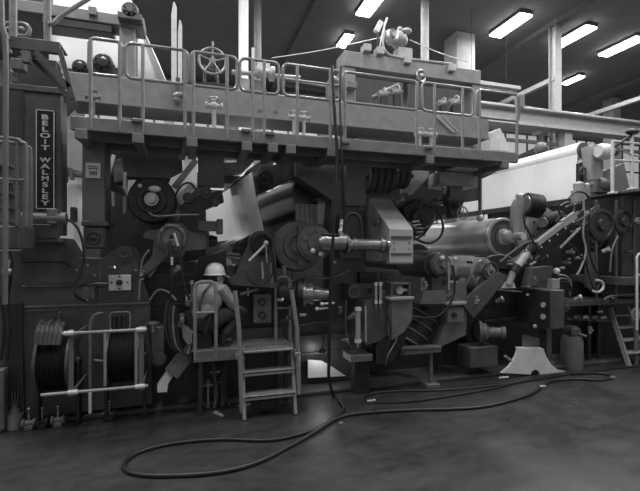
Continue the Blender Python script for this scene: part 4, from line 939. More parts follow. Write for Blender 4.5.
# inclined air cylinders
t = thing('inclined_rail', P(560, 235, 5.0), 'dark inclined rail with pale strip rising right from the large roll', 'rail')
MB().obox(P(532, 252, 5.05), P(582, 213, 5.05), .12, .1).build('rail', BLK, t)
MB().obox(P(536, 244, 4.98), P(562, 224, 4.98), .08, .07).obox(P(562, 224, 4.98), P(575, 215, 4.98), .05, .11).build('pale_strip', LIGHT, t)
for k in range(5): p = P(540 + k * 8, 247 - k * 6.3, 4.98); MB().cyl(p, p + NY * .03, .016, seg=8).build('stud', PALE, t)
t = thing('air_ram', P(510, 287, 5.0), 'shiny inclined air ram standing left of the control box', 'ram')
MB().cyl(P(508, 285, 5.0), P(515, 268, 5.0), .05).build('lower_rod', LIGHT, t)
MB().cyl(P(514, 270, 5.0), P(529, 249, 5.0), .065).build('barrel', PALE, t)
each([MB().cyl(P(513, 272, 5.0), P(517, 266, 5.0), .08), MB().cyl(P(527, 252, 5.0), P(531, 246, 5.0), .08)], 'collar', BLK, t)
MB().prism([P(502, 288, 5.0), P(506, 282, 5.0), P(514, 282, 5.0), P(516, 288, 5.0)], (0, .12, 0)).build('foot', PALE, t)
for k in range(9):
    random.seed(k + 20); u = 524 + (k % 3) * 6 + random.uniform(-2, 2); v = 250 + (k // 3) * 7 + random.uniform(-2, 2)
    p = P(u, v, 4.97); MB().cyl(p, p + V((random.uniform(-.08, .08), -.02, random.uniform(.03, .09))), .018).sph(p, .025).build('hose_fitting', (STEEL, LIGHT, PAINT)[k % 3], label='small metal pipe fitting in the cluster at the top of the shiny air ram', cat='fitting', group='pipe fittings clustered on the air ram')
MB().pp([(530, 290), (535, 268), (553, 266), (550, 290)], 5.25, .2).build('pale_housing', MID, label='grey box-shaped housing standing on the control box', cat='housing')
p = P(556.5, 271, 5.1); MB().sph(p, .05).build('bright_ball', WHITE, label='bright round knob above the right end of the control box', cat='knob')
MB().bp(552, 279, 560, 289, 5.0, .1).build('small_relay_box', LIGHT, label='small pale relay box on top of the control box', cat='box')
p = P(556, 284, 5.0); 
for k in range(3):
    MB().tube([P(558, 275 + k * 4, 5.1), P(566, 276 + k * 3, 5.05), P(571, 283 + k * 3, 5.08), P(570, 294 + k * 2, 5.1)], .014, smooth=4).build('curled_hose', (LIGHT, MID, BLK)[k], label=('upper pale', 'middle grey', 'lower black')[k] + ' hose curling right of the round bright knob', cat='hose')
# control box
y = 4.75; zt, zb = Z(558, 290, y), Z(558, 329, y)
t = thing('control_box', (X(555, y), y, zb), 'dark control box with round pale buttons at the right of the machine', 'control box')
x0, x1 = X(551.5, y), X(565, y)
MB().box(x0, x1, y, y + .62, zb, zt, .012).build('cabinet', PAINT, t)
MB().box(x0 - .012, x0, y + .03, y + .6, zb + .02, zt - .02).build('side_door', DARK, t)
sd_ = t.children[-1]
for fy, v in ((.13, 306), (.13, 318)):
    z = Z(551, v, y); MB().cyl((x0 - .03, y + fy, z), (x0 - .01, y + fy, z), .04).build('button', PALE, sd_)
MB().cyl((x0 - .03, y + .42, Z(551, 299, y)), (x0 - .01, y + .42, Z(551, 297, y)), .02).build('indicator', PALE, sd_)
MB().sph((x0 - .02, y + .28, zb - .0), .03).build('catch', PALE, t)
MB().box(x0 - .05, x1, y + .5, y + .54, zt, zt + .02).build('top_rail', STEEL, t)
t = thing('box_support', (X(545, 5.1), 5.1, 0), 'dark upright post under the control box', 'post')
MB().bp(547, 329, 552, 368, 5.1, .15).build('post', PAINT, t); MB().bp(544, 362, 555, 368, 5.08, .2).build('foot', PAINT, t)
MB().bp(484, 289, 522, 320, 5.5, .1).bp(484, 319, 522, 322, 5.4, .2).build('tank_plate', BLK, label='black plate left of the control box', cat='plate')
MB().cyl(P(480, 289, 5.3), P(524, 292, 5.3), .015).build('tank_rail', MID, label='thin rail along the top of the black plate', cat='rail')
# drum canister
pd = PZ(572, 367, 0); r = L(10, 572, pd.y)
t = thing('canister', pd, 'grey upright canister with a valve on top, right of the white hood', 'canister')
MB().lathe(pd, UP, [(0, 0), (0, r), (.42, r), (.5, r * .85), (.54, r * .5), (.54, 0)], 36).build('tank', MID, t)
p = pd + V((-.02, -.04, .56)); MB().lathe(p, NY, [(-.1, .1), (.05, .1), (.08, .06), (.08, 0)], 24).bolts(p + NY * .05, NY, .08, 6, .01).build('valve', PAINT, t)
MB().cyl(p + NY * .08, p + NY * .12 + V((.12, 0, -.05)), .02).build('spout', STEEL, t)
# white hood on the floor
y = 4.98
a = [(518.5, 348), (543.5, 348.5), (546, 356), (551, 364), (558, 370), (566, 375.5), (540, 375.5), (539.5, 372), (537, 370), (534, 370), (531.5, 372), (531, 374.5), (502, 373), (509, 367), (514, 360), (517, 354)]
t = thing('white_hood', (X(534, y), y, 0), 'bright white flared hood standing on the floor at right', 'hood')
pts = [P(u, v, y) for u, v in a]; zmin = min(q.z for q in pts)
for q in pts: q.z = max(.005, q.z)
MB().prism(pts, (0, .04, 0)).build('front_sheet', WHITE, t)
xs = [q.x for q in pts]; MB().prism([pts[0] + V((0, .04, -.01)), pts[1] + V((0, .04, -.01)), pts[1] + V((0, .08, -.01)), pts[0] + V((0, .08, -.01))], (0, 0, .012)).build('top_sheet', WHITE, t)
p = V((X(535.5, y), y + .02, .06)); MB().cyl(p + V((0, -.0, 0)), p + V((0, .1, 0)), .05).build('pipe_stub', BLK, t)
MB().cyl(P(505, 356, 5.0), P(513, 362, 5.02), .02).build('handle', LIGHT, t)
MB().cyl((X(499, y), y, .02), (X(508, y), y, .02), .016).build('foot_bar', PALE, t)

# =================== UPPER FELT AT RIGHT ===================
y0 = 5.7
pt, pb_ = P(578, 148, y0), P(576, 198, y0)
MB().prism([pt, pb_, pb_ + V((-.012, 0, 0)), pt + V((-.012, 0, 0))], (0, 5.0, 0)).build('dryer_felt', FELT, label='large bright white felt sheet hanging at upper right', cat='felt')
r = L(8.5, 584, y0); p = P(583, 150.5, y0)
t = thing('felt_roll', (p.x, p.y, p.z - r), 'roll wrapped in white felt along the top of the large felt sheet', 'roll')
MB().cyl(p, p + V((0, 5.0, 0)), r, seg=40).build('wrapped_shell', FELT, t)
MB().lathe(p, NY, [(0, r * .97), (.02, r * .9), (.02, r * .4), (.3, r * .3), (.3, 0)], 30).build('end_face', PAINT, t)
quad('end_stand', [(589, 146), (600, 147), (603, 176), (592, 180)], 5.4, 'pale upright arm at the end of the wrapped felt roll', LIGHT, 'arm', .15)
p = P(598, 151, 5.3); t = thing('pale_roller', p, 'white short roller right of the pale upright arm', 'roller')
MB().lathe(p, V((1, -.1, -.05)), [(0, 0), (0, .1), (.05, .13), (.2, .13), (.24, .1), (.24, 0)], 28).build('barrel', PALE, t)
MB().lathe(p + V((.24, 0, 0)), PX, [(0, .08), (.15, .06), (.15, 0)], 16).build('shaft', DARK, t)
t = thing('felt_stretcher', P(588, 190, 5.3), 'dark stretcher mechanism under the end of the felt roll', 'stretcher')
MB().pp([(580, 163), (590, 160), (592, 182), (580, 188)], 5.55, .08).build('body', BLK, t)
for u, v in ((583, 171), (587, 176)): MB().ring(P(u, v, 5.5), NY, .06, .015).build('ring', PAINT, t)
p = P(600, 186, 5.2); MB().sph(p, .2, (1, .7, .7)).pp([(598, 178), (612, 186), (610, 192), (596, 192)], 5.1, .2).build('casting', PAINT, t)
quad('felt_guard_panel', [(600, 172), (624, 163), (630, 190), (606, 194)], 5.5, 'grey panel leaning behind the right-hand rail posts', MID, 'panel', .05)
# beam under the felt
MB().obox(P(574, 201, 5.65), P(574, 201, 5.65) + V((-.05, 4.8, 0)), .1, .1).build('felt_ledge', DARK, label='dark ledge running along under the large white felt sheet', cat='ledge')
# catwalk end bits: roll and pale post near 480-520,150
y = 7.5; t = thing('far_roll', P(530, 155, y), 'dark roll end behind the wrapped felt roll near the catwalk end', 'roll')
MB().cyl(P(512, 163, y + 1), P(541, 150, y - .3), .11).build('shell', BLK, t); p = P(541, 149, y - .3); MB().sph(p, .14).ring(p, NY, .12, .03).build('bearing', PAINT, t)
quad('pale_casting', [(490, 150), (492, 132), (500, 128), (506, 140), (510, 151)], 6.4, 'pale casting standing behind the right end of the catwalk', PALE, 'casting', .3)
quad('end_bracket', [(480, 160), (500, 158), (500, 170), (484, 178), (480, 172)], 5.6, 'dark bracket under the right end of the catwalk', DARK, 'bracket', .5)

# =================== RIGHT MACHINE BLOCK ===================
yB, yF = 5.75, 4.45
zp = P(585, 199, yB).z
xs = P(584, 199, yB).x
t = thing('dryer_section', (xs + 1.6, 5.0, 0), 'dark machine section filling the right edge below its rail', 'machine')
MB().box(xs, xs + 4.0, yF + .6, 8.3, 1.42, zp, .015).build('body', DARK, t)
MB().box(xs - .05, xs + 4, yF + .2, 5.9, zp, zp + .05).build('top_deck', PAINT, t)
MB().box(xs + .1, xs + 4.0, 5.5, 8.3, 0, 1.42, .01).build('lower_body', BLK, t)
b = MB()
for k, (yy, zz, rr) in enumerate(((5.5, 2.1, .22), (5.3, 2.3, .08))):
    b.lathe((xs - .0, yy, zz), (-1, 0, 0), [(0, rr), (.05, rr), (.05, rr * .7), (.09, rr * .6), (.09, 0)], 28)
b.build('side_cover', DARK, t)
for i, (u, v, rr, yy) in enumerate(((600, 225, .26, yF + .6), (622, 222, .2, yF + .6), (637, 221, .06, yF + .58))):
    p = P(u, v, yy); MB().lathe(p, NY, [(0, rr), (.04, rr), (.05, rr * .8), (.03, rr * .75), (.03, rr * .4), (.08, rr * .35), (.08, 0)], 32).bolts(p + NY * .03, NY, rr * .88, 10, .01).build('bearing_cover', DARK if i != 2 else LIGHT, t)
b = MB()
for u in (596, 616, 634): b.bp(u, 200, u + 2, 300, yF + .58, .03)
b.build('rib', PAINT, t)
MB().box(xs - .3, xs + 4, yF + .35, 6, 1.3, 1.42).build('lower_ledge', PAINT, t)
# guard rail on top right
t = thing('side_guardrail', (xs + .6, yF + .3, zp), 'tubular guardrail standing on the dark machine section at right', 'guardrail')
def rp(u, v): return P(u, v, yF + .45)
for u, v0, v1 in ((612.5, 141, 194), (632, 134, 190)): MB().cyl(rp(u, v1), rp(u, v0), .025).box(rp(u, v1).x - .05, rp(u, v1).x + .05, yF + .4, yF + .5, rp(u, v1).z, rp(u, v1).z + .03).build('post', PALE, t)
for v0, v1 in ((141, 146), (160, 163)): MB().cyl(rp(612, v0), rp(660, v1), .018).build('rail', PALE, t)
MB().tube([rp(613, 144), rp(622, 150), rp(632, 155), rp(645, 157)], .015, smooth=2).build('diagonal', LIGHT, t)
MB().cyl(rp(612, 148), rp(640, 130), .02).sph(rp(632, 132), .07, (1.8, 1, .7)).build('hose_on_rail', BLK, label='black fitting draped on the right guardrail', cat='fitting')
t = thing('valve_stack', P(583, 197, 5.2), 'pale valve bodies on the corner deck beside the felt sheet', 'valves')
for u, v in ((579, 184), (588, 185)): p = P(u, v, 5.3); MB().lathe(p, UP, [(-.1, 0), (-.1, .08), (0, .09), (.03, .05), (.05, 0)], 20).build('valve', LIGHT, t)
MB().pp([(577, 190), (598, 186), (608, 192), (578, 202)], 5.2, .12).build('plate', LIGHT, t)
# hose/tube clutter in front of left face of right machine
tubes = [([(583, 195), (584, 215), (583, 235), (586, 250), (582, 265), (577, 275)], .016, LIGHT, 'pale tube dropping from the felt corner past the dark section'),
         ([(590, 196), (589, 215), (588, 240), (592, 262), (600, 280), (594, 292), (582, 282)], .014, BLK, 'black cable dropping beside the dark section with a curl at its end'),
         ([(569, 198), (576, 192), (586, 194), (590, 204)], .014, BLK, 'black cable arching beneath the felt sheet corner'),
         ([(560, 206), (568, 202), (574, 206), (572, 214), (564, 216)], .012, MID, 'grey looped tube below the felt sheet'),
         ([(556, 230), (570, 224), (582, 218), (590, 212)], .02, MID, 'long grey tube rising to the machine corner'),
         ([(560, 248), (572, 236), (580, 228)], .02, LIGHT, 'pale tube rising right behind the inclined rail'),
         ([(571, 245), (585, 262), (592, 285), (598, 292)], .014, BLK, 'black cable sagging right of the control box'),
         ([(596, 280), (602, 282), (603, 288), (598, 292), (592, 291)], .022, PALE, 'bright curled pipe end right of the control box'),
         ([(556, 205), (560, 214), (556, 222)], .016, BLK, 'short black tube right of the ribbed wheel')]
for uv, r, m, lab in tubes:
    MB().tube([P(u, v, 5.0) for u, v in uv], r, smooth=5).build('bent_tube', m, label=lab, cat='tube')
for i, (u, v) in enumerate(((576, 205), (581, 212), (568, 208), (586, 225), (579, 224), (574, 232), (590, 234), (570, 252), (566, 262), (578, 258))):
    p = P(u, v, 5.12); random.seed(i); t = MB().cyl(p - V((.06, 0, 0)), p + V((.06, -.02, random.uniform(-.04, .04))), .026, seg=10).cyl(p, p + V((0, -.06, .05)), .018, seg=8)
    t.build('pipe_union', (MID, LIGHT, PAINT, STEEL)[i % 4], label='small pipe union in the tangle between control box and felt corner', cat='fitting', group='pipe unions by the felt corner')
quad('corner_plate', [(587, 212), (600, 205), (596, 222), (590, 228)], 5.1, 'pale wedge plate at the upper corner of the dark section', MID, 'plate', .06)
quad('hanging_cover', [(588, 252), (597, 252), (598, 290), (588, 288)], 5.1, 'pale upright cover hanging right of the control box', MID, 'cover', .06)
quad('stand_column', [(560, 230), (584, 222), (590, 300), (590, 366), (552, 366), (552, 292)], 5.75, 'dark column behind the control box', DARK, 'column', .08)
quad('stand_housing', [(520, 262), (548, 246), (560, 232), (564, 300), (522, 300)], 5.5, 'dark housing behind the inclined air ram', DARK, 'housing', .3)
t = thing('walkway_edge', (X(600, 5.1), 5.1, 0), 'low walkway with pipework right of the control box', 'walkway')
MB().bp(566, 300, 640, 305, 5.1, .5).build('plate', PAINT, t)
for k in range(4): p = P(572 + k * 9, 318, 5.2); MB().cyl(p, p + V((.1, 0, .01)), .04).ring(p + V((.1, 0, 0)), PX, .04, .015).build('pipe_flange', (PAINT, STEEL)[k % 2], t)
MB().cyl(P(566, 319, 5.22), P(610, 321, 5.22), .025).build('pipe', PAINT, t)
for u in (590, 600): x = X(u, 5.25); MB().box(x - .03, x + .03, 5.25, 5.3, 0, Z(u, 303, 5.25)).build('leg', BLK, t)
# right ladder
lad = thing('steel_ladder', (X(632, 4.9), 4.9, 0), 'pale steel ladder leaning at the right edge', 'ladder')
def stile(u0, v0, y0, u1, v1): 
    a = P(u0, v0, y0); c = PZ(u1, v1, 0.0); return a, c
a1, c1 = stile(610, 308, 5.3, 629, 366); a2 = a1 + V((.38, 0, 0)); c2 = c1 + V((.38, 0, 0))
for a, c in ((a1, c1), (a2, c2)): MB().obox(c, a, .03, .07, (0, 1, 0)).build('stile', LIGHT, lad)
for k in range(1, 5):
    f = k / 4.6; MB().box(c1.x + (a1.x - c1.x) * f, c2.x + (a2.x - c2.x) * f, c1.y + (a1.y - c1.y) * f - .07, c1.y + (a1.y - c1.y) * f + .07, c1.z + (a1.z - c1.z) * f - .015, c1.z + (a1.z - c1.z) * f + .015).build('tread', LIGHT, lad)
y = 4.7; xw = X(637, y); MB().tube([(xw + .5, y, Z(637, 254, y)), (xw + .03, y, Z(637, 254, y)), (xw, y, Z(637, 257, y)), (xw, y, Z(637, 330, y))], .018).tube([(xw, y, Z(637, 275, y)), (xw + .5, y, Z(637, 275, y))], .018).build('edge_handrail', PALE, label='white tubular handrail cut by the right edge of the photo', cat='handrail')
p = P(636, 314, 5.0)
t = thing('ringed_valve', p, 'pale ringed valve beside the ladder at the right edge', 'valve')
MB().ring(p, NY, .09, .02).sph(p, .06).build('body', LIGHT, t); MB().cyl(p, (p.x, p.y, 0), .03).build('stem', MID, t)

# ---------- small fittings, pipes and bolts spread over the machine face ----------
def pipe(uv, y, r, m, label, name='pipe', cat='pipe', sm=3):
    MB().tube([P(u, v, y) for u, v in uv], r, 8, smooth=sm).build(name, m, label=label, cat=cat)
pipe([(22, 262), (60, 262), (70, 268)], 5.12, .01, BLK, 'thin dark conduit along the top of the base frame at left', 'conduit', 'conduit')
pipe([(139, 300), (142, 262), (150, 250)], 5.1, .012, STEEL, 'thin shiny pipe at the right edge of the base frame', 'pipe')
pipe([(190, 300), (196, 285), (192, 262), (186, 252)], 5.15, .012, BLK, 'black hose rising left of the worker to the swing arm', 'hose', 'hose')
pipe([(150, 300), (158, 290), (168, 292), (176, 300)], 5.05, .012, STEEL, 'short bowed shiny pipe under the swing arm', 'pipe')
pipe([(278, 290), (300, 280), (330, 278), (350, 270)], 5.4, .012, MID, 'thin grey pipe rising behind the ladder handrail', 'pipe')
pipe([(300, 325), (318, 322), (340, 324)], 5.4, .014, PAINT, 'thin dark pipe below the shiny shaft coupling', 'pipe')
pipe([(346, 300), (346, 330), (352, 348), (356, 350)], 5.0, .014, PAINT, 'dark pipe left of the longer pale upright cylinder', 'pipe')
pipe([(382, 303), (389, 320), (391, 335), (388, 345)], 4.72, .012, BLK, 'black hose running down the hopper between its two boxes', 'hose', 'hose')
pipe([(350, 160), (358, 150), (372, 158)], 5.0, .012, BLK, 'short black hose at the top of the pale pilaster', 'hose', 'hose')
pipe([(466, 285), (480, 262), (498, 255), (512, 258)], 5.0, .01, MID, 'thin pipe arching over the small rolls', 'pipe')
pipe([(500, 262), (520, 246), (534, 240)], 4.95, .014, MID, 'grey pipe above the shiny inclined air ram', 'pipe')
pipe([(538, 262), (550, 252), (562, 256), (570, 268)], 5.1, .012, BLK, 'black cable above the housing on the control box', 'cable', 'cable')
pipe([(604, 300), (612, 296), (640, 294)], 5.0, .02, MID, 'grey pipe along the low walkway at right', 'pipe')
pipe([(610, 272), (612, 250), (618, 236)], 4.95, .014, MID, 'thin grey pipe standing on the face of the dark right section', 'pipe')
pipe([(100, 146), (140, 148), (180, 150)], 5.6, .016, PAINT, 'thin pipe under the catwalk above the large dark roll end', 'pipe')
pipe([(226, 190), (238, 180), (250, 172)], 5.38, .01, BLK, 'thin line along the upper edge of the broad white felt', 'line')
fit = [(112, 268), (142, 275), (176, 270), (194, 262), (182, 318), (176, 326), (280, 300), (284, 270), (286, 320), (303, 315), (340, 310), (352, 316), (345, 340), (370, 290), (384, 292), (404, 308), (425, 285), (450, 296), (470, 262), (476, 300), (500, 300), (510, 264), (534, 280), (545, 258), (562, 268), (566, 308), (578, 298), (600, 312), (612, 300), (606, 250), (630, 252), (590, 330), (400, 200), (436, 200), (444, 190), (376, 222), (333, 262), (290, 284)]
for i, (u, v) in enumerate(fit):
    yy = 5.0; p = P(u, v, yy); s = (.02, .026, .032)[i % 3]; d = ((1, 0, 0), (0, 0, 1), (.6, -.5, .5))[i % 3]; d = V(d)
    t = thing('small_fitting', p, 'small metal screw fitting on the machine face', 'fitting', 'small screw fittings scattered on the machine face')
    MB().cyl(p - d * s * 2, p + d * s * 2, s, seg=10).cyl(p, p + NY * s * 2, s * .7, seg=8).build('body', (PAINT, STEEL, MID, BLK, LIGHT)[i % 5], t)
    MB().cyl(p + d * s * 1.2, p + d * s * 1.8, s * 1.35, seg=6).build('nut', (STEEL, MID)[i % 2], t)

# =================== WORK PLATFORM, LADDER ===================
yf, zp = 4.85, .73
xl, xr = X(191, yf), X(292, yf)
t = thing('work_platform', ((xl + xr) / 2, yf, 0), 'small raised steel work platform the worker is on', 'platform')
MB().box(xl, X(239, yf), yf, yf + .03, zp - .13, zp).build('fascia', MID, t)
MB().box(xl, xr, yf + .03, 5.42, zp - .04, zp - .005).build('deck', MID, t)
MB().box(xl, xr, 5.38, 5.42, zp - .005, zp + .12).build('kick_plate', PAINT, t)
MB().box(xl, xl + .03, yf, 5.42, zp - .13, zp).box(xr - .03, xr, yf, 5.42, zp - .13, zp).build('side_channel', MID, t)
for x in (xl + .1, xr - .06):
    for yy in (yf + .03, 5.36): MB().box(x - .025, x + .025, yy, yy + .05, 0, zp - .04).build('leg', DARK, t)
zt, zm = Z(200, 282, yf), Z(200, 313, yf)
def rail(pa, pb, label, y=yf + .015):
    s = thing('platform_rail', ((pa + pb) / 2, y, zp), label, 'guardrail', 'rails on the work platform')
    MB().tube([(pa, y, zp - .1), (pa, y, zt - .06), (pa + .015, y, zt - .02), (pa + .06, y, zt), (pb - .06, y, zt), (pb - .015, y, zt - .02), (pb, y, zt - .06), (pb, y, zp - .1)], .021).build('hoop', TUBE, s)
    MB().cyl((pa, y, zm), (pb, y, zm), .017).build('middle_rail', TUBE, s)
    return s
s = rail(X(195, yf), X(216, yf), 'tubular rail hoop in front of the crouching worker')
xa = xl + .01
MB().tube([(xa, yf + .02, zt - .01), (xa, 5.1, zt - .01), (xa, 5.2, zt - .05), (xa, 5.22, zp)], .02).build('side_hoop', TUBE, s)
y = 5.2; zt, zm = Z(282, 277, y), Z(282, 308, y)
s = rail(X(276, y), X(290, y), 'narrow tubular rail hoop at the right end of the platform', y)
# steps
ld = thing('step_ladder', (X(268, 4.72), 4.72, 0), 'grey steel steps with handrails up to the work platform', 'ladder')
yt, yb = 4.83, 4.62
x0, x1 = X(243, 4.72), X(293, 4.72)
for x in (x0, x1):
    MB().obox((x, yb, 0), (x, yt, zp + .02), .035, .09, (0, 1, 0)).build('stile', TUBE, ld)
for k, z in enumerate((.24, .485)):
    yy = yb + (yt - yb) * z / zp
    MB().box(x0, x1, yy - .09, yy + .08, z - .012, z + .012).box(x0, x1, yy - .09, yy - .075, z - .035, z + .012).build('tread', TUBE, ld)
b = MB().box(x0, x1, yt - .14, yt + .12, zp - .03, zp - .005)
for i in range(24):
    for j in range(8): b.cyl((x0 + .02 + i * (x1 - x0 - .04) / 23, yt - .12 + j * .03, zp - .006), (x0 + .02 + i * (x1 - x0 - .04) / 23, yt - .12 + j * .03, zp + .004), .007, .004, seg=5)
b.build('studded_top_tread', TUBE, ld)
def hr(u, vt, kink, uf, vf):
    y = 4.7
    a = P(u, vt, y); c = P(u + kink, vt + 38, y); e = P(uf, vf, 4.66); e.z = max(e.z, .03)
    return MB().tube([a + V((0, .0, 0)), c, e], .026)
hr(235, 291, 4, 242, 412).build('handrail', TUBE, ld)
hr(291.5, 290, 5.5, 299, 394).build('handrail', TUBE, ld)
each([MB().box(X(236, 4.75), X(244, 4.75), 4.7, 4.85, zp - .1, zp - .05), MB().box(X(293, 4.75), X(299, 4.75), 4.66, 4.85, zp - .1, zp - .05)], 'hook_plate', TUBE, ld)
# clutter under the platform
for i, (u, v, lab) in enumerate(((215, 372, 'bright valve under the platform, highest of the three'), (208, 385, 'middle valve under the platform'), (222, 382, 'rightmost valve under the platform'))):
    valve(u, v, 5.1, .07, lab, (STEEL, LIGHT, MID)[i], group='valves under the platform', base=0)
for i in range(5):
    random.seed(i + 3); a = P(200 + i * 6, 360, 5.15); a.z = .58; e = P(198 + i * 8, 396, 5.0); e.z = .03
    MB().tube([a, a.lerp(e, .4) + V((random.uniform(-.08, .08), -.05, 0)), a.lerp(e, .75) + V((random.uniform(-.08, .08), 0, 0)), e], .018, smooth=4).build('under_platform_hose', BLK if i != 2 else PAINT, label='thin dark hose hanging under the work platform', cat='hose', group='hoses hanging under the platform')
MB().prism([(X(216, 4.9), 4.9, .01), (X(223, 4.8), 4.75, .01), (X(222, 4.8), 4.72, .01), (X(213, 4.9), 4.86, .01)], (0, 0, .02)).build('rag', LIGHT, label='small pale scrap on the floor under the platform', cat='rag')

# =================== THE WORKER ===================
pos = V((X(208.5, 5.12), 5.12, zp))
Fd = V((.62, .785, 0)).normalized(); Ld = V((-Fd.y, Fd.x, 0))
def W(a, l, c): return pos + Fd * a + Ld * l + V((0, 0, c))
man = thing('person', pos, 'person in white hard hat and work shirt crouching on the platform, back turned', 'person')
def skin(name, verts, edges, radii, m, parent, sub=2):
    me = bpy.data.meshes.new(name); me.from_pydata([tuple(v) for v in verts], edges, []); o = bpy.data.objects.new(name, me); COL.objects.link(o)
    md = o.modifiers.new('s', 'SKIN'); md.use_smooth_shade = True
    for i, r in enumerate(radii):
        rr = r if isinstance(r, tuple) else (r, r)
        me.skin_vertices[0].data[i].radius = rr
    me.skin_vertices[0].data[0].use_root = True
    ss = o.modifiers.new('u', 'SUBSURF'); ss.levels = sub; ss.render_levels = sub
    bpy.context.view_layer.update()
    m2 = bpy.data.meshes.new_from_object(o.evaluated_get(bpy.context.evaluated_depsgraph_get()))
    bpy.data.objects.remove(o)
    b = MB(); b.bm.from_mesh(m2)
    return b
hip, ch = W(-.06, 0, .33), W(.05, 0, .60)
# body: neck, head, forearms and hands as one surface hidden in places by the clothes
nb = [W(-.06, 0, .33), W(-.03, 0, .46), W(.04, 0, .6), W(.09, 0, .7), W(.13, 0, .79), W(.06, .17, .64), W(-.04, .36, .52), W(-.03, .40, .66 - .12),
      W(.06, -.17, .64), W(.16, -.25, .44), W(.38, -.17, .40)]
hx = X(192, yf) ; LH = V((xl + .0, 5.02, Z(192, 302, 4.95)))
nb[6] = W(-.02, .27, .46); nb[7] = LH + V((.03, 0, 0))
kR, kL = W(.36, -.2, .34), W(.34, .16, .36)
aR, aL = W(.04, -.16, .1), W(.1, .16, .1)
nb += [W(-.04, -.1, .3), kR, aR, W(-.04, .1, .3), kL, aL]
b = skin('body', nb, [(0, 1), (1, 2), (2, 3), (3, 4), (2, 5), (5, 6), (6, 7), (2, 8), (8, 9), (9, 10), (0, 11), (11, 12), (12, 13), (0, 14), (14, 15), (15, 16)],
         [.09, .08, .08, .05, .05, .045, .032, .026, .045, .032, .026, .055, .04, .03, .055, .04, .03], SKIN, man)
hd = P(215, 276.5, 5.14); Hf = V((.93, .33, -.12)).normalized()
def fingers(b, wrist, d, side, dn, curl):
    d = d.normalized(); side = side.normalized(); dn = dn.normalized()
    b.tube([wrist, wrist + d * .04, wrist + d * .08], .03, 8)
    for k in range(4):
        l = (.07, .08, .075, .058)[k]; q = wrist + d * .085 + side * (.03 - k * .02)
        b.tube([q - d * .02, q + d * l * .45, q + d * l * .75 + dn * l * .3 * curl, q + d * l * .75 + dn * l * .75 * curl], .0095 - k * .0004, 8)
    q = wrist + d * .03 + side * .03
    b.tube([q, q + side * .025 + d * .025, q + side * .02 + d * .055 + dn * .02], .011, 8)
fingers(b, W(.38, -.17, .40), Fd + V((.1, 0, -.25)), -Ld * -1, V((0, 0, -1)), 1)
fingers(b, LH + V((.02, .02, 0)), V((-.4, -.5, .2)), UP, V((.4, -.6, 0)), .9)
b.sph(hd, .098, (.92, .92, 1.14), 20)
b.sph(hd + Hf * .03 + V((0, 0, -.06)), .07, (1, 1, .8))
b.sph(hd + Hf * .1 + V((0, 0, -.02)), .018, (1, 1, 1.3), 8)
Hs = Hf.cross(UP).normalized()
for sd in (-1, 1): b.sph(hd + Hs * sd * .092 + V((0, 0, -.01)), .024, (.6, .8, 1.3), 8)
b.build('body', SKIN, man)
for sd in (-1, 1): MB().sph(hd + Hf * .088 + Hs * sd * .032 + V((0, 0, .005)), .011, seg=8).build('eye', BLK, man)
MB().sph(hd + Hf * .089 + V((0, 0, -.055)), .02, (1, 1, .3), 8).build('mouth', PAINT, man)
MB().sph(hd - Hf * .015 + V((0, 0, .0)), .103, (.92, .92, .95), 20).build('hair', HAIR, man)
b = skin('shirt', [W(-.09, 0, .28), W(-.07, 0, .42), W(-.01, 0, .56), W(.05, 0, .655), W(.08, -.01, .74), W(.04, .17, .645), nb[6], nb[6].lerp(nb[7], .62), W(.05, -.17, .645), nb[9], nb[9].lerp(nb[10], .7)],
         [(0, 1), (1, 2), (2, 3), (3, 4), (3, 5), (5, 6), (6, 7), (3, 8), (8, 9), (9, 10)],
         [.16, .165, .175, .15, .08, .09, .062, .046, .085, .062, .046], SHIRT, man)
b.sph(W(-.03, 0, .55), .2, (.92, .85, 1.0), 24)
b.build('shirt', SHIRT, man)
for sd in (-1, 1): MB().tube([W(-.19, .03 * sd, .36), W(-.225, .05 * sd, .5), W(-.185, .08 * sd, .65), W(-.07, .1 * sd, .745)], .012, 6, smooth=4).build('brace_strap', PAINT, man)
b = skin('trousers', [W(-.08, 0, .33), W(-.07, -.1, .3), W(.14, -.17, .37), kR, W(.19, -.18, .22), aR, W(-.07, .1, .3), W(.13, .15, .37), kL, W(.2, .17, .22), aL],
         [(0, 1), (1, 2), (2, 3), (3, 4), (4, 5), (0, 6), (6, 7), (7, 8), (8, 9), (9, 10)], [.14, .12, .098, .08, .07, .055, .12, .098, .08, .07, .055], TROU, man)
b.build('trousers', TROU, man)
for l, a in ((-.16, .04), (.16, .1)):
    MB().sph(W(a + .06, l, .045), .05, (2.1, 1, .85)).cyl(W(a, l, .02), W(a, l, .13), .048).box(W(a, l, 0).x - .06, W(a, l, 0).x + .1, W(a, l, 0).y - .04, W(a, l, 0).y + .09, zp, zp + .018).build('boot', BLK, man)
hc = hd + V((0, 0, .018)); rim = []
R = .12
MB().lathe(hc, UP, [(0, R * 1.02), (.0, R * 1.08), (.012, R * 1.06), (.02, R), (.07, R * .95), (.11, R * .78), (.14, R * .46), (.15, 0)], 36).prism([hc + Hf * .1 + Hs * .09 + V((0, 0, .0)), hc + Hf * .17 + Hs * .06 - V((0, 0, .012)), hc + Hf * .185 - V((0, 0, .014)), hc + Hf * .17 - Hs * .06 - V((0, 0, .012)), hc + Hf * .1 - Hs * .09], (0, 0, .008)).build('hard_hat', HAT, man)
MB().ring(hc + V((0, 0, .006)), UP, R * 1.05, .006, 40, 6).build('brim', HAT, man.children[-1])
MB().box(W(-.14, 0, 0).x - .1, W(-.14, 0, 0).x + .12, W(-.14, 0, 0).y - .02, W(-.14, 0, 0).y + .12, zp, zp + .17).build('tool_box', BLK, label='dark low box behind the crouching worker', cat='box')

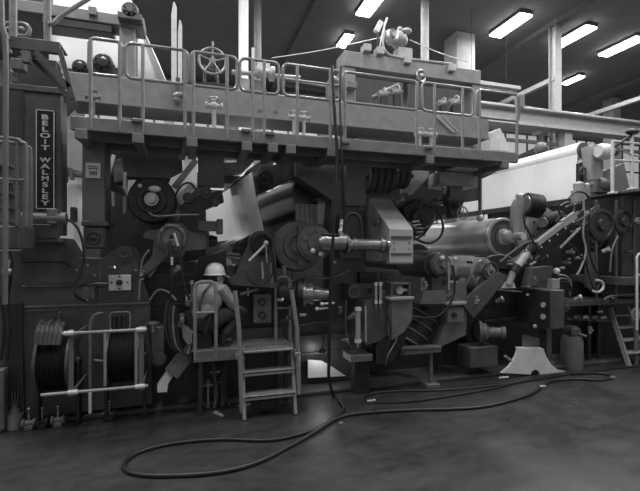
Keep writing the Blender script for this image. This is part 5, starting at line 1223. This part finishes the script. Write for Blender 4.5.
# =================== HOSES ON THE FLOOR AND HANGING CABLES ===================
def floor_hose(uv, r, label, m=RUB, pre=None):
    pts = [PZ(u, v, r) for u, v in uv]
    if pre: pts = pre + pts
    MB().tube(pts, r, 10, smooth=6).build('floor_hose', m, label=label, cat='hose', group=None)
pre = [P(332, 66, 4.52), P(334, 105, 4.5), P(337, 160, 4.5), P(334, 220, 4.46), P(330, 300, 4.5), P(329, 360, 4.55), P(329, 378, 4.6)]
floor_hose([(333, 394), (341, 403), (344, 409), (337, 416), (322, 426), (300, 434), (268, 440), (220, 439), (175, 443), (142, 451), (126, 461), (126, 470), (145, 475), (185, 475), (225, 471), (258, 462), (290, 446), (315, 432), (338, 418), (362, 413), (410, 410), (450, 409), (480, 407), (505, 402), (530, 394), (542, 387), (552, 381), (575, 379), (600, 380), (612, 377), (605, 374), (590, 373), (572, 374)], .019, 'thick black hose dropping from the catwalk and snaking across the foreground floor', pre=pre)
MB().tube([P(341, 66, 4.5), P(340, 100, 4.48), P(342, 160, 4.47), P(344, 215, 4.62), P(343, 232, 4.66)], .012, smooth=5).build('hanging_cable', BLK, label='thinner black cable hanging from the guardrail to the shiny pipe', cat='cable')
floor_hose([(648, 365), (610, 369), (570, 374), (545, 378), (520, 382), (480, 387), (440, 390), (400, 391), (375, 393), (365, 397), (370, 401), (390, 402.5), (415, 401), (450, 396), (485, 390), (515, 383), (535, 378), (560, 374)], .014, 'thinner black hose looped back on itself across the floor at right')
for i, (u, v) in enumerate(((542, 387), (612, 377.5), (371, 401))):
    p = PZ(u, v, .024); MB().cyl(p - V((.05, 0, 0)), p + V((.05, 0, 0)), .024).build('hose_coupling', STEEL, label=('coupling on the floor hose below the white hood', 'coupling at the far right bend of the floor hose', 'coupling at the left bend of the thinner floor hose')[i], cat='coupling')
for i, (u, v, w) in enumerate(((408, 378, .1), (445, 379, .14), (341, 423, .03), (245, 405, .1))):
    p = PZ(u, v, .004); n = 8
    MB().prism([p + V((math.cos(a * 2 * PI / n) * w * random.uniform(.6, 1), math.sin(a * 2 * PI / n) * w * .5, 0)) for a in range(n)], (0, 0, .006)).build('paper_scrap', LIGHT, label=('pale scrap of paper on the floor below the ribbed duct', 'pale scrap of paper on the floor beneath the floor beam', 'tiny bright scrap of paper on the open floor beside the hose', 'pale scrap of paper at the foot of the ladder')[i], cat='paper scrap', group='scraps of paper on the floor')

l_ = bpy.data.lights.new('lamp', 'POINT'); l_.energy = 2.5; l_.shadow_soft_size = .05  # added point light with a lamp body, to brighten the white sheet
o_ = bpy.data.objects.new('lamp_light', l_); o_.location = P(322, 354, 5.2); COL.objects.link(o_)
t = thing('added_sheet_lamp', P(322, 352, 5.2), 'added small lamp brightening the white sheet low behind the ladder', 'lamp')
MB().cyl(P(322, 349, 5.2), P(322, 352.5, 5.2), .03, .045).build('shade', BLK, t); MB().tube([P(322, 349, 5.2), P(324, 340, 5.3), P(322, 334, 5.4)], .008).build('cord', BLK, t)
# far side of the machine: dark frames added to block light between the rolls
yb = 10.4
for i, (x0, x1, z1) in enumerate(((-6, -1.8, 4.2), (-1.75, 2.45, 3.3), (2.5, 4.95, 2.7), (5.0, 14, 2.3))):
    MB().box(x0, x1, yb, yb + .4, 0, z1).build('far_blocking_frame', DARK, label=('added dark frame blocking light in the gaps at left', 'added dark frame blocking light behind the white felt sheet', 'added dark frame blocking light behind the big bearing', 'added dark frame blocking light behind the large pale roll')[i], cat='frame', group='added far side frames')
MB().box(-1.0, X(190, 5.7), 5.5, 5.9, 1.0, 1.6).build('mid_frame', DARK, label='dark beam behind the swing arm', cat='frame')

# ---------- light ----------
w = bpy.data.worlds.new('world'); scn.world = w; w.use_nodes = True
w.node_tree.nodes['Background'].inputs['Color'].default_value = (1, 1, 1, 1); w.node_tree.nodes['Background'].inputs['Strength'].default_value = .3
area((1.5, 13.5, 6.6), 16, 2.0, 260, (math.radians(-60), 0, 0)) if False else None

cam = bpy.data.cameras.new('camera'); co = bpy.data.objects.new('camera', cam); COL.objects.link(co); scn.camera = co
cam.sensor_width = 36; cam.lens = F / 640 * 36; cam.shift_y = (HY - 245.5) / 640; cam.clip_end = 200
co.location = (0, 0, HC); co.rotation_euler = (PI / 2, 0, -TH)
for o in COL.objects:
    if '_w' in o: del o['_w']
scn.view_settings.view_transform = 'Standard'; scn.view_settings.look = 'None'; scn.view_settings.gamma = 1
scn.view_settings.use_curve_mapping = False; scn.view_settings.exposure = 0.0
